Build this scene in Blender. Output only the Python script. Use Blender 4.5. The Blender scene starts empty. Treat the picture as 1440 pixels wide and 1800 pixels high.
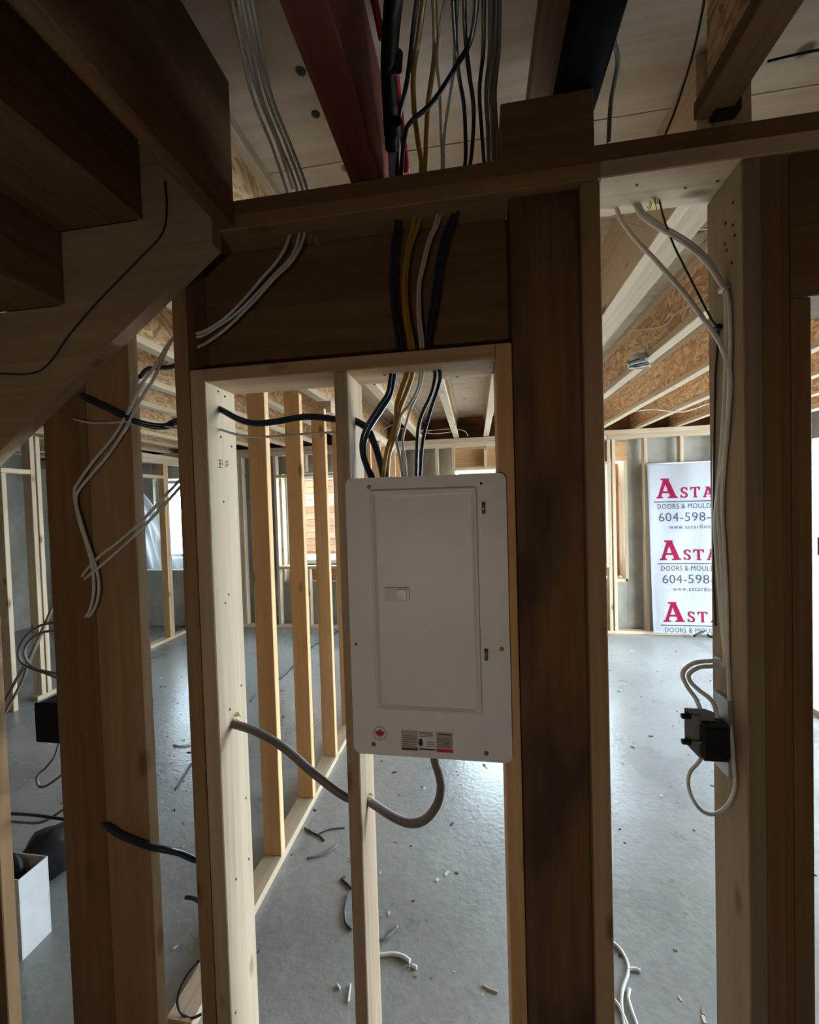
import bpy, bmesh, math, random
from mathutils import Vector, Matrix, noise

# ------------------------------------------------------------------ camera
SC = bpy.context.scene
COL = SC.collection
PITCH, ROLL, YAW, FPX = 0.0245, -0.02975, 0.157, 735.0
CAM = Vector((0.0, -1.03, 1.70))
_cy, _sy = math.cos(YAW), math.sin(YAW)
FW = Vector((-_sy * math.cos(PITCH), _cy * math.cos(PITCH), -math.sin(PITCH)))
_r = Vector((_cy, _sy, 0)); _u = _r.cross(FW)
RR = _r * math.cos(ROLL) + _u * math.sin(ROLL)
UU = -_r * math.sin(ROLL) + _u * math.cos(ROLL)
cd = bpy.data.cameras.new('camera'); cam = bpy.data.objects.new('camera', cd); COL.objects.link(cam)
cd.sensor_fit = 'HORIZONTAL'; cd.sensor_width = 36.0; cd.lens = 36.0 * FPX / 1440.0
cd.clip_start = 0.02; cd.clip_end = 200
cam.matrix_world = Matrix(((RR.x, UU.x, -FW.x, CAM.x), (RR.y, UU.y, -FW.y, CAM.y), (RR.z, UU.z, -FW.z, CAM.z), (0, 0, 0, 1)))
SC.camera = cam

# ------------------------------------------------------------------ sky, daylight portals, exposure
w = bpy.data.worlds.new('overcast_sky'); SC.world = w; w.use_nodes = True
bg = w.node_tree.nodes['Background']
bg.inputs[0].default_value = (0.70, 0.87, 1.0, 1); bg.inputs[1].default_value = 24.0
def portal(name, loc, rot, sx, sy):
    l = bpy.data.lights.new(name, 'AREA'); l.shape = 'RECTANGLE'; l.size = sx; l.size_y = sy
    l.cycles.is_portal = True
    o = bpy.data.objects.new(name, l); COL.objects.link(o); o.location = loc; o.rotation_euler = rot
    return o
PI = math.pi
portal('window_daylight_a', (-1.95, 4.74, 1.49), (-PI / 2, 0, 0), 1.5, 1.3)
portal('window_daylight_b', (0.75, 4.74, 1.49), (-PI / 2, 0, 0), 2.0, 1.3)
portal('window_daylight_c', (-4.425, 4.74, 1.55), (-PI / 2, 0, 0), 0.65, 1.2)
portal('added_side_daylight', (3.68, 2.45, 1.13), (0, PI / 2, 0), 2.2, 3.5)  # portal of an unseen opening added for light from the right
SC.view_settings.view_transform = 'Standard'; SC.view_settings.look = 'None'
SC.view_settings.gamma = 1.0; SC.view_settings.use_curve_mapping = False
SC.view_settings.exposure = 0.0
SC.cycles.use_denoising = True
SC.cycles.max_bounces = 7; SC.cycles.diffuse_bounces = 4; SC.cycles.glossy_bounces = 3; SC.cycles.use_adaptive_sampling = True; SC.cycles.adaptive_threshold = 0.12; SC.cycles.adaptive_min_samples = 16; SC.cycles.transparent_max_bounces = 12
SC.cycles.sample_clamp_indirect = 6.0

# ------------------------------------------------------------------ helpers
def ray(px, py): return FW + RR * ((px - 720) / FPX) - UU * ((py - 900) / FPX)
def atY(px, py, y): d = ray(px, py); return CAM + d * ((y - CAM.y) / d.y)
def atX(px, py, x): d = ray(px, py); return CAM + d * ((x - CAM.x) / d.x)
def atZ(px, py, z): d = ray(px, py); return CAM + d * ((z - CAM.z) / d.z)
rnd = random.Random(7)

def link(name, mesh, mat=None, parent=None, loc=(0, 0, 0), rot=None):
    o = bpy.data.objects.new(name, mesh); COL.objects.link(o)
    if mat is not None and len(mesh.materials) == 0: mesh.materials.append(mat)
    loc = Vector(loc)
    if parent is not None:
        o.parent = parent
        p = parent
        while p is not None: loc = loc - p.location; p = p.parent
    o.location = loc
    if rot: o.rotation_euler = rot
    return o
def tag(o, label=None, cat=None, group=None, kind=None):
    if label: o['label'] = label
    if cat: o['category'] = cat
    if group: o['group'] = group
    if kind: o['kind'] = kind
    return o
def thing(name, label, cat, loc=(0, 0, 0), group=None):
    o = bpy.data.objects.new(name, None); COL.objects.link(o); o.location = loc; o.empty_display_size = 0.05
    return tag(o, label, cat, group)
def struct(name, label, loc=(0, 0, 0)):
    o = bpy.data.objects.new(name, None); COL.objects.link(o); o.location = loc; o.empty_display_size = 0.05
    return tag(o, label, None, None, 'structure')
def mesh_from(bm, name, smooth=False):
    m = bpy.data.meshes.new(name)
    if smooth:
        for f in bm.faces: f.smooth = True
    bmesh.ops.recalc_face_normals(bm, faces=bm.faces)
    bm.to_mesh(m); bm.free(); return m
def box_bm(sx, sy, sz, bev=0.0, seg=1, bm=None, off=(0, 0, 0)):
    b = bmesh.new()
    bmesh.ops.create_cube(b, size=1.0)
    for v in b.verts: v.co = Vector((v.co.x * sx, v.co.y * sy, v.co.z * sz))
    if bev > 0: bmesh.ops.bevel(b, geom=list(b.edges), offset=min(bev, min(sx, sy, sz) * 0.45), segments=seg, affect='EDGES', profile=0.7)
    for v in b.verts: v.co += Vector(off)
    if bm is None: return b
    t = bpy.data.meshes.new('t'); b.to_mesh(t); b.free(); bm.from_mesh(t); bpy.data.meshes.remove(t); return bm
def board(name, x0, x1, y0, y1, z0, z1, mat, parent=None, bev=0.0025, rot=None):
    """one sawn board, origin at its middle"""
    return link(name, mesh_from(box_bm(x1 - x0, y1 - y0, z1 - z0, bev), name), mat, parent, ((x0 + x1) / 2, (y0 + y1) / 2, (z0 + z1) / 2), rot)
def catmull(pts, n=6):
    pts = [Vector(p) for p in pts]
    if len(pts) < 3:
        return [pts[0].lerp(pts[-1], i / n) for i in range(n + 1)]
    out = []
    P = [pts[0] * 2 - pts[1]] + pts + [pts[-1] * 2 - pts[-2]]
    for i in range(1, len(P) - 2):
        a, b, c, d = P[i - 1], P[i], P[i + 1], P[i + 2]
        for k in range(n):
            t = k / n
            out.append(0.5 * (2 * b + (c - a) * t + (2 * a - 5 * b + 4 * c - d) * t * t + (-a + 3 * b - 3 * c + d) * t ** 3))
    out.append(pts[-1]); return out
def tube_bm(pts, r, sides=8, n=6, bm=None, flat=1.0, smooth_path=True):
    path = catmull(pts, n) if smooth_path else [Vector(p) for p in pts]
    bm = bm or bmesh.new()
    t0 = (path[1] - path[0]).normalized()
    up = Vector((0, 0, 1)) if abs(t0.z) < 0.8 else Vector((1, 0, 0))
    nrm = (up - t0 * up.dot(t0)).normalized(); rings = []
    for i, p in enumerate(path):
        t = (path[min(i + 1, len(path) - 1)] - path[max(i - 1, 0)]).normalized()
        nrm = (nrm - t * nrm.dot(t)).normalized(); bn = t.cross(nrm)
        rr = r(i / (len(path) - 1)) if callable(r) else r
        rings.append([bm.verts.new(p + (nrm * math.cos(a) * flat + bn * math.sin(a)) * rr) for a in [2 * PI * k / sides for k in range(sides)]])
    for a, b in zip(rings, rings[1:]):
        for k in range(sides):
            f = bm.faces.new((a[k], a[(k + 1) % sides], b[(k + 1) % sides], b[k])); f.smooth = True
    bm.faces.new(rings[0][::-1]); bm.faces.new(rings[-1])
    return bm
def cable(label, pts, r, mat, name='cable', group=None, n=6, cat='cable', sides=8, flat=1.0):
    pts = [Vector(p) for p in pts]
    o0 = pts[0].copy()
    m = mesh_from(tube_bm([p - o0 for p in pts], r, sides, n, flat=flat), name)
    return tag(link(name, m, mat, None, o0), label, cat, group)
def cyl_bm(r, h, seg=16, axis='Y', bev=0.0, off=(0, 0, 0), bm=None):
    b = bmesh.new(); bmesh.ops.create_cone(b, cap_ends=True, segments=seg, radius1=r, radius2=r, depth=h)
    if bev: bmesh.ops.bevel(b, geom=[e for e in b.edges if len(e.link_faces) == 2 and any(len(f.verts) > 4 for f in e.link_faces)], offset=bev, segments=2, affect='EDGES')
    if axis == 'Y': bmesh.ops.rotate(b, verts=b.verts, matrix=Matrix.Rotation(PI / 2, 3, 'X'))
    if axis == 'X': bmesh.ops.rotate(b, verts=b.verts, matrix=Matrix.Rotation(PI / 2, 3, 'Y'))
    for v in b.verts: v.co += Vector(off)
    if bm is None: return b
    t = bpy.data.meshes.new('t'); b.to_mesh(t); b.free(); bm.from_mesh(t); bpy.data.meshes.remove(t); return bm
def poly_bm(pts2, depth, plane='XZ', bm=None):
    """extrude a closed outline given in a plane; depth goes along the third axis, starting at 0"""
    bm = bm or bmesh.new()
    def co(a, b, d): return (a, d, b) if plane == 'XZ' else ((a, b, d) if plane == 'XY' else (d, a, b))
    f0 = [bm.verts.new(co(a, b, 0)) for a, b in pts2]; f1 = [bm.verts.new(co(a, b, depth)) for a, b in pts2]
    bm.faces.new(f0); bm.faces.new(f1[::-1]); n = len(pts2)
    for i in range(n): bm.faces.new((f0[i], f1[i], f1[(i + 1) % n], f0[(i + 1) % n]))
    return bm

# ------------------------------------------------------------------ materials
def nt(name):
    m = bpy.data.materials.new(name); m.use_nodes = True
    t = m.node_tree; return m, t, t.nodes, t.links, t.nodes['Principled BSDF']
def plain(name, col, rough=0.5, metal=0.0, spec=0.5, var=0.0, scale=20):
    m, t, N, L, p = nt(name)
    p.inputs['Roughness'].default_value = rough; p.inputs['Metallic'].default_value = metal
    p.inputs['Specular IOR Level'].default_value = spec
    tc = N.new('ShaderNodeTexCoord'); nz = N.new('ShaderNodeTexNoise'); nz.inputs['Scale'].default_value = scale; nz.inputs['Detail'].default_value = 3
    L.new(tc.outputs['Object'], nz.inputs['Vector'])
    r = N.new('ShaderNodeValToRGB'); L.new(nz.outputs['Fac'], r.inputs['Fac'])
    r.color_ramp.elements[0].position = 0.3; r.color_ramp.elements[1].position = 0.7
    r.color_ramp.elements[0].color = tuple(c * (1 - var) for c in col) + (1,); r.color_ramp.elements[1].color = tuple(min(1, c * (1 + var)) for c in col) + (1,)
    L.new(r.outputs['Color'], p.inputs['Base Color'])
    return m
def mathn(N, L, op, a, b=None, c=None):
    n = N.new('ShaderNodeMath'); n.operation = op
    for i, v in enumerate((a, b, c)):
        if v is None: continue
        if isinstance(v, (int, float)): n.inputs[i].default_value = v
        else: L.new(v, n.inputs[i])
    return n.outputs[0]
def mixc(N, L, fac, a, b, mode='MIX'):
    n = N.new('ShaderNodeMix'); n.data_type = 'RGBA'; n.blend_type = mode
    for s, v in ((0, fac), (6, a), (7, b)):
        if isinstance(v, (int, float)): n.inputs[s].default_value = v
        elif isinstance(v, tuple): n.inputs[s].default_value = v + (1,) if len(v) == 3 else v
        else: L.new(v, n.inputs[s])
    return n.outputs[2]
_wood = {}
def wood(axis, light, dark, knot=(0.16, 0.075, 0.03), key='', stain=0.0, knots=True, rough=0.7):
    k = (axis, light, dark, key, stain)
    if k in _wood: return _wood[k]
    m, t, N, L, p = nt('wood_' + key + '_' + axis)
    tc = N.new('ShaderNodeTexCoord'); oi = N.new('ShaderNodeObjectInfo')
    off = N.new('ShaderNodeVectorMath'); off.operation = 'SCALE'; off.inputs[0].default_value = (37.1, 51.7, 23.3); L.new(oi.outputs['Random'], off.inputs['Scale'])
    add = N.new('ShaderNodeVectorMath'); add.operation = 'ADD'; L.new(tc.outputs['Object'], add.inputs[0]); L.new(off.outputs[0], add.inputs[1])
    def mp(al, ac):
        n = N.new('ShaderNodeMapping'); n.inputs['Scale'].default_value = [al if a == axis else ac for a in 'XYZ']
        L.new(add.outputs[0], n.inputs['Vector']); return n.outputs[0]
    g = N.new('ShaderNodeTexNoise'); g.inputs['Scale'].default_value = 1.0; g.inputs['Detail'].default_value = 5; g.inputs['Distortion'].default_value = 0.6
    L.new(mp(1.6, 46), g.inputs['Vector'])
    g2 = N.new('ShaderNodeTexNoise'); g2.inputs['Scale'].default_value = 1.0; g2.inputs['Detail'].default_value = 2; L.new(mp(0.9, 7), g2.inputs['Vector'])
    s = mathn(N, L, 'MULTIPLY_ADD', g.outputs['Fac'], 0.55, mathn(N, L, 'MULTIPLY', g2.outputs['Fac'], 0.45))
    r = N.new('ShaderNodeValToRGB'); L.new(s, r.inputs['Fac'])
    r.color_ramp.elements[0].position = 0.36; r.color_ramp.elements[1].position = 0.62
    r.color_ramp.elements[0].color = dark + (1,); r.color_ramp.elements[1].color = light + (1,)
    colr = r.outputs['Color']
    bri = mathn(N, L, 'MULTIPLY_ADD', oi.outputs['Random'], 0.24, 0.88)
    br = N.new('ShaderNodeVectorMath'); br.operation = 'SCALE'; L.new(colr, br.inputs[0]); L.new(bri, br.inputs['Scale']); colr = br.outputs[0]
    if knots:
        vo = N.new('ShaderNodeTexVoronoi'); vo.inputs['Scale'].default_value = 1.0; L.new(mp(2.6, 6.5), vo.inputs['Vector'])
        wn = N.new('ShaderNodeTexNoise'); wn.inputs['Scale'].default_value = 30; L.new(tc.outputs['Object'], wn.inputs['Vector'])
        d = mathn(N, L, 'MULTIPLY_ADD', wn.outputs['Fac'], 0.05, vo.outputs['Distance'])
        kr = N.new('ShaderNodeValToRGB'); L.new(d, kr.inputs['Fac'])
        kr.color_ramp.elements[0].position = 0.085; kr.color_ramp.elements[0].color = (1, 1, 1, 1)
        kr.color_ramp.elements[1].position = 0.16; kr.color_ramp.elements[1].color = (0, 0, 0, 1)
        colr = mixc(N, L, mathn(N, L, 'MULTIPLY', kr.outputs['Color'], 0.8), colr, knot)
    if stain > 0:
        sn = N.new('ShaderNodeTexNoise'); sn.inputs['Scale'].default_value = 1.0; sn.inputs['Detail'].default_value = 3; L.new(mp(2.0, 5), sn.inputs['Vector'])
        sr = N.new('ShaderNodeValToRGB'); L.new(sn.outputs['Fac'], sr.inputs['Fac']); sr.color_ramp.elements[0].position = 0.45; sr.color_ramp.elements[1].position = 0.6
        colr = mixc(N, L, mathn(N, L, 'MULTIPLY', sr.outputs['Color'], stain), colr, (0.05, 0.026, 0.014))
    L.new(colr, p.inputs['Base Color']); p.inputs['Roughness'].default_value = rough; p.inputs['Specular IOR Level'].default_value = 0.25
    b = N.new('ShaderNodeBump'); b.inputs['Strength'].default_value = 0.25; b.inputs['Distance'].default_value = 0.001; L.new(g.outputs['Fac'], b.inputs['Height']); L.new(b.outputs[0], p.inputs['Normal'])
    _wood[k] = m; return m
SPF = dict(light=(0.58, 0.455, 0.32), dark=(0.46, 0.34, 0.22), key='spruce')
FIR = dict(light=(0.62, 0.38, 0.19), dark=(0.50, 0.28, 0.12), key='fir')
MID = dict(light=(0.28, 0.21, 0.135), dark=(0.21, 0.15, 0.09), key='dimmed_spruce')  # pale spruce with the right stud's dimness put into its colour
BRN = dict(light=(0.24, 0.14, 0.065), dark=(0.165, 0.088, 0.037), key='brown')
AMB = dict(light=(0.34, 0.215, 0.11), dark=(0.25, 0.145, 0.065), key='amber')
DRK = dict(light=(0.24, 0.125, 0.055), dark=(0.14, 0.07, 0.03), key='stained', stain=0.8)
RED = dict(light=(0.20, 0.055, 0.035), dark=(0.14, 0.035, 0.022), key='red', knots=False)  # LVL whose red cast from the lighting is put into the wood colour
def W(kind, axis): return wood(axis, **kind)

def osb():
    m, t, N, L, p = nt('oriented_strand_board')
    tc = N.new('ShaderNodeTexCoord'); mp = N.new('ShaderNodeMapping'); mp.inputs['Scale'].default_value = (9, 9, 24); L.new(tc.outputs['Object'], mp.inputs['Vector'])
    nz = N.new('ShaderNodeTexNoise'); nz.inputs['Scale'].default_value = 5; L.new(tc.outputs['Object'], nz.inputs['Vector'])
    vm = N.new('ShaderNodeVectorMath'); vm.operation = 'MULTIPLY_ADD'; vm.inputs[1].default_value = (3, 3, 5); L.new(nz.outputs['Color'], vm.inputs[0]); L.new(mp.outputs[0], vm.inputs[2])
    v = N.new('ShaderNodeTexVoronoi'); v.inputs['Scale'].default_value = 2.6; L.new(vm.outputs[0], v.inputs['Vector'])
    sep = N.new('ShaderNodeSeparateColor'); L.new(v.outputs['Color'], sep.inputs[0])
    r = N.new('ShaderNodeValToRGB'); L.new(sep.outputs[0], r.inputs['Fac'])
    e = r.color_ramp.elements; e[0].color = (0.36, 0.18, 0.075, 1); e[1].color = (0.76, 0.52, 0.28, 1); x = e.new(0.55); x.color = (0.58, 0.34, 0.155, 1)
    L.new(r.outputs['Color'], p.inputs['Base Color']); p.inputs['Roughness'].default_value = 0.65
    b = N.new('ShaderNodeBump'); b.inputs['Strength'].default_value = 0.3; b.inputs['Distance'].default_value = 0.002; L.new(sep.outputs[0], b.inputs['Height']); L.new(b.outputs[0], p.inputs['Normal'])
    return m
OSB = osb()
def concrete_floor():
    m, t, N, L, p = nt('sealed_concrete_floor')
    tc = N.new('ShaderNodeTexCoord')
    n1 = N.new('ShaderNodeTexNoise'); n1.inputs['Scale'].default_value = 1.3; n1.inputs['Detail'].default_value = 6; n1.inputs['Roughness'].default_value = 0.6; L.new(tc.outputs['Object'], n1.inputs['Vector'])
    n2 = N.new('ShaderNodeTexNoise'); n2.inputs['Scale'].default_value = 26; n2.inputs['Detail'].default_value = 4; L.new(tc.outputs['Object'], n2.inputs['Vector'])
    r = N.new('ShaderNodeValToRGB'); L.new(n1.outputs['Fac'], r.inputs['Fac'])
    e = r.color_ramp.elements; e[0].position = 0.3; e[1].position = 0.72; e[0].color = (0.20, 0.202, 0.195, 1); e[1].color = (0.325, 0.328, 0.318, 1)
    c = mixc(N, L, 0.25, r.outputs['Color'], n2.outputs['Fac'], 'OVERLAY')
    L.new(c, p.inputs['Base Color'])
    rr = N.new('ShaderNodeValToRGB'); L.new(n1.outputs['Fac'], rr.inputs['Fac']); rr.color_ramp.elements[0].color = (0.2,) * 3 + (1,); rr.color_ramp.elements[1].color = (0.38,) * 3 + (1,)
    L.new(rr.outputs['Color'], p.inputs['Roughness']); p.inputs['Specular IOR Level'].default_value = 0.9
    n3 = N.new('ShaderNodeTexNoise'); n3.inputs['Scale'].default_value = 45; n3.inputs['Detail'].default_value = 3; L.new(tc.outputs['Object'], n3.inputs['Vector'])
    b = N.new('ShaderNodeBump'); b.inputs['Strength'].default_value = 0.35; b.inputs['Distance'].default_value = 0.004; L.new(n3.outputs['Fac'], b.inputs['Height']); L.new(b.outputs[0], p.inputs['Normal'])
    return m
def concrete_wall():
    m, t, N, L, p = nt('cast_concrete')
    tc = N.new('ShaderNodeTexCoord')
    n1 = N.new('ShaderNodeTexNoise'); n1.inputs['Scale'].default_value = 2.2; n1.inputs['Detail'].default_value = 7; n1.inputs['Roughness'].default_value = 0.65; L.new(tc.outputs['Object'], n1.inputs['Vector'])
    r = N.new('ShaderNodeValToRGB'); L.new(n1.outputs['Fac'], r.inputs['Fac'])
    e = r.color_ramp.elements; e[0].position = 0.3; e[1].position = 0.7; e[0].color = (0.24, 0.22, 0.18, 1); e[1].color = (0.44, 0.41, 0.345, 1)
    L.new(r.outputs['Color'], p.inputs['Base Color']); p.inputs['Roughness'].default_value = 0.85
    b = N.new('ShaderNodeBump'); b.inputs['Strength'].default_value = 0.3; b.inputs['Distance'].default_value = 0.01; L.new(n1.outputs['Fac'], b.inputs['Height']); L.new(b.outputs[0], p.inputs['Normal'])
    return m
def plywood():
    m, t, N, L, p = nt('plywood')
    tc = N.new('ShaderNodeTexCoord'); mp = N.new('ShaderNodeMapping'); mp.inputs['Scale'].default_value = (0.8, 14, 14); L.new(tc.outputs['Object'], mp.inputs['Vector'])
    n1 = N.new('ShaderNodeTexNoise'); n1.inputs['Scale'].default_value = 1.2; n1.inputs['Detail'].default_value = 5; n1.inputs['Distortion'].default_value = 1.2; L.new(mp.outputs[0], n1.inputs['Vector'])
    n2 = N.new('ShaderNodeTexNoise'); n2.inputs['Scale'].default_value = 2.0; n2.inputs['Detail'].default_value = 4; L.new(tc.outputs['Object'], n2.inputs['Vector'])
    r = N.new('ShaderNodeValToRGB'); L.new(mathn(N, L, 'MULTIPLY_ADD', n1.outputs['Fac'], 0.5, mathn(N, L, 'MULTIPLY', n2.outputs['Fac'], 0.5)), r.inputs['Fac'])
    e = r.color_ramp.elements; e[0].position = 0.36; e[1].position = 0.62; e[0].color = (0.46, 0.34, 0.23, 1); e[1].color = (0.66, 0.53, 0.40, 1)
    v = N.new('ShaderNodeTexVoronoi'); v.inputs['Scale'].default_value = 3.4; L.new(tc.outputs['Object'], v.inputs['Vector'])
    kr = N.new('ShaderNodeValToRGB'); L.new(v.outputs['Distance'], kr.inputs['Fac']); kr.color_ramp.elements[0].position = 0.05; kr.color_ramp.elements[0].color = (1, 1, 1, 1); kr.color_ramp.elements[1].position = 0.085; kr.color_ramp.elements[1].color = (0, 0, 0, 1)
    L.new(mixc(N, L, mathn(N, L, 'MULTIPLY', kr.outputs['Color'], 0.85), r.outputs['Color'], (0.07, 0.04, 0.02)), p.inputs['Base Color']); p.inputs['Roughness'].default_value = 0.75
    return m
FLOOR, CONC, PLY = concrete_floor(), concrete_wall(), plywood()
ORANGE_PLY = plain('orange_plywood', (0.52, 0.22, 0.085), 0.7, var=0.2, scale=8)
WHITE_CABLE = plain('white_cable_jacket', (0.62, 0.60, 0.56), 0.45, var=0.08)
NAVY_CABLE = plain('navy_cable_jacket', (0.018, 0.03, 0.055), 0.28, var=0.2, spec=0.6)
YELLOW_CABLE = plain('mustard_cable_jacket', (0.42, 0.24, 0.035), 0.4, var=0.12)
GREY_CABLE = plain('grey_cable_jacket', (0.16, 0.135, 0.12), 0.5, var=0.12)
BLACK_CABLE = plain('black_cable_jacket', (0.012, 0.012, 0.013), 0.35)
BLACK = plain('black_plastic', (0.010, 0.010, 0.011), 0.5, spec=0.3)
PANEL = plain('white_enamel', (0.82, 0.80, 0.78), 0.42, var=0.02)
STEEL = plain('zinc_steel', (0.30, 0.30, 0.30), 0.3, 0.9)
GALV = plain('galvanised_steel', (0.42, 0.45, 0.47), 0.45, 0.7, var=0.15)
REDP = plain('red_pipe', (0.45, 0.02, 0.035), 0.25)
WHITE = plain('white_card', (0.75, 0.75, 0.75), 0.6)
VINYL = plain('white_vinyl', (0.8, 0.82, 0.83), 0.35)
PRINT_RED = plain('crimson_print', (0.20, 0.007, 0.035), 0.9, spec=0.05)
PRINT_GREY = plain('slate_print', (0.06, 0.065, 0.085), 0.9, spec=0.05)
STICKER_RED = plain('red_print', (0.55, 0.02, 0.03), 0.5)
INK = plain('black_print', (0.02, 0.02, 0.02), 0.6)
LABEL_GREY = plain('grey_print', (0.45, 0.42, 0.38), 0.6)
BANNER = plain('banner_vinyl', (0.60, 0.59, 0.62), 0.6, var=0.02, scale=3)
COPPER = plain('yellow_insulation', (0.6, 0.42, 0.05), 0.6)
def glass():
    m, t, N, L, p = nt('window_glass'); N.remove(p)
    tr = N.new('ShaderNodeBsdfTransparent'); tr.inputs[0].default_value = (0.95, 0.97, 0.97, 1)
    gl = N.new('ShaderNodeBsdfGlossy'); gl.inputs['Roughness'].default_value = 0.02
    mx = N.new('ShaderNodeMixShader'); mx.inputs[0].default_value = 0.06
    L.new(tr.outputs[0], mx.inputs[1]); L.new(gl.outputs[0], mx.inputs[2]); L.new(mx.outputs[0], N['Material Output'].inputs[0]); return m
def poly_sheet():
    m, t, N, L, p = nt('clear_poly_sheet'); N.remove(p)
    tr = N.new('ShaderNodeBsdfTransparent'); tr.inputs[0].default_value = (0.9, 0.95, 1, 1)
    tl = N.new('ShaderNodeBsdfTranslucent'); tl.inputs[0].default_value = (0.7, 0.78, 0.84, 1)
    gl = N.new('ShaderNodeBsdfGlossy'); gl.inputs['Roughness'].default_value = 0.2
    a = N.new('ShaderNodeMixShader'); a.inputs[0].default_value = 0.6; L.new(tr.outputs[0], a.inputs[1]); L.new(tl.outputs[0], a.inputs[2])
    b = N.new('ShaderNodeMixShader'); b.inputs[0].default_value = 0.12; L.new(a.outputs[0], b.inputs[1]); L.new(gl.outputs[0], b.inputs[2])
    L.new(b.outputs[0], N['Material Output'].inputs[0]); return m
GLASS, POLY = glass(), poly_sheet()

# ================================================================== STRUCTURE
# floor slab
fl = board('floor', -6.7, 4.6, -4.1, 4.8, -0.15, 0.0, FLOOR, None, 0)
tag(fl, 'grey sealed concrete floor slab', kind='structure')

# ---------- front stud wall (the wall that carries the electrical panel)
WT = 0.14                                   # 2x6 wall
wf = struct('wall_front', 'open stud wall of dark lumber carrying the electrical panel')
ZT = 2.50                                   # underside of the joists
board('bottom_plate', -0.80, 0.72, 0, WT, 0, 0.038, W(SPF, 'X'), wf)
board('top_plate', -3.6, 0.2985, -0.004, WT, 2.422, 2.460, W(AMB, 'X'), wf); board('top_plate', 0.2995, 1.55, -0.003, WT, 2.422, 2.460, W(dict(SPF, key='plate'), 'X'), wf)
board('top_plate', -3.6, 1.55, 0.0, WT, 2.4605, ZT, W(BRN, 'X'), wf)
ZS = 2.42
def stud(x0, x1, z1=ZS, z0=0.038, y0=0.0, y1=WT, kind=SPF, name='stud', parent=None):
    return board(name, x0, x1, y0, y1, z0, z1, W(kind, 'Z'), parent or wf)
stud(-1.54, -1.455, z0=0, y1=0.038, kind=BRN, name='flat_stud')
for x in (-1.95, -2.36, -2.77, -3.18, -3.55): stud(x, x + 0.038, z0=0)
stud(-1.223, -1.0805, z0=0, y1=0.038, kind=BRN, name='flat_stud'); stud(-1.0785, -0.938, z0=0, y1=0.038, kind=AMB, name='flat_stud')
stud(-0.797, -0.755, kind=AMB, name='king_stud')
stud(-0.752, -0.707, z1=2.072, name='trimmer_stud')
stud(-0.348, -0.313, z1=2.036, kind=dict(SPF, key='spruce_b', light=(0.46, 0.345, 0.235), dark=(0.34, 0.235, 0.145)))
stud(0.057, 0.0945, z1=2.072, name='trimmer_stud', kind=FIR)
stud(0.097, 0.2555, y0=0.018, y1=0.10, kind=DRK, name='built_up_post')
stud(0.257, 0.299, kind=dict(AMB, key='amber_b', light=(0.42, 0.28, 0.16), dark=(0.31, 0.195, 0.10)))
stud(0.590, 0.628, kind=MID); stud(0.6285, 0.6665, kind=BRN); 
board('spacer', 0.667, 0.683, 0.002, WT, 0.038, ZS, W(BRN, 'Z'), wf)
stud(0.6835, 0.7215, z1=2.113, name='trimmer_stud', kind=BRN)
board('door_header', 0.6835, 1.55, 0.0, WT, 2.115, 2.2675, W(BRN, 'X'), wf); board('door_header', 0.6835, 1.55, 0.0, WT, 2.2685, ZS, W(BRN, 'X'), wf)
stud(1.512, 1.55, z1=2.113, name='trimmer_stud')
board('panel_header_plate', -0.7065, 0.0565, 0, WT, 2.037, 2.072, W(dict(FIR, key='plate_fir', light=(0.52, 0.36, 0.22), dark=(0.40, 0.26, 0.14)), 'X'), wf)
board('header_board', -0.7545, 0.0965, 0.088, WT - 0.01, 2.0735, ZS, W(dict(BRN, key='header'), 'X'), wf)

NAIL = plain('nail_steel', (0.05, 0.045, 0.04), 0.5, 0.6)
def dots(pts, place, axis, off, r=0.0032, name='nail_head', mat=None, parent=None):
    for q in pts:
        c = place(q); link(name, mesh_from(cyl_bm(r, 0.002, 8, axis), name), mat or NAIL, parent or wf, c + Vector(off))
dots([(383, 688), (395, 697), (388, 768), (393, 882), (407, 785), (402, 1045), (396, 1060), (425, 935), (404, 1247), (424, 1205), (432, 1403), (437, 1510), (415, 1545), (414, 1780)], lambda q: atX(q[0], q[1], -0.707), 'X', (0.0006, 0, 0))
dots([(1289, 356), (1276, 392), (1289, 396), (1292, 414), (1275, 428), (1278, 440), (1287, 462)], lambda q: atX(q[0], q[1], 0.590), 'X', (-0.0006, 0, 0))
dots([(676, 659), (804, 662), (659, 676), (860, 638), (862, 645), (866, 655)], lambda q: atZ(q[0], q[1], 2.037), 'Z', (0, 0, -0.0006))
dots([(1205, 330), (1120, 325), (1262, 318)], lambda q: atZ(q[0], q[1], 2.422), 'Z', (0, 0, -0.0006))
STAMP = plain('grade_stamp_ink', (0.10, 0.085, 0.07), 0.8)
for (x0, y0), (x1, y1) in (((384, 809), (391, 808)), ((385, 815), (389, 815)), ((387, 809), (387, 822)), ((384, 822), (391, 822)), ((391, 811), (391, 818)), ((397, 812), (402, 811)), ((399, 809), (399, 822)), ((396, 818), (403, 817))):
    A, B = atX(x0, y0, -0.7066), atX(x1, y1, -0.7066); link('grade_stamp', mesh_from(tube_bm([A - A, B - A], 0.0011, 4, 1), 'grade_stamp'), STAMP, wf, A)

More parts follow.
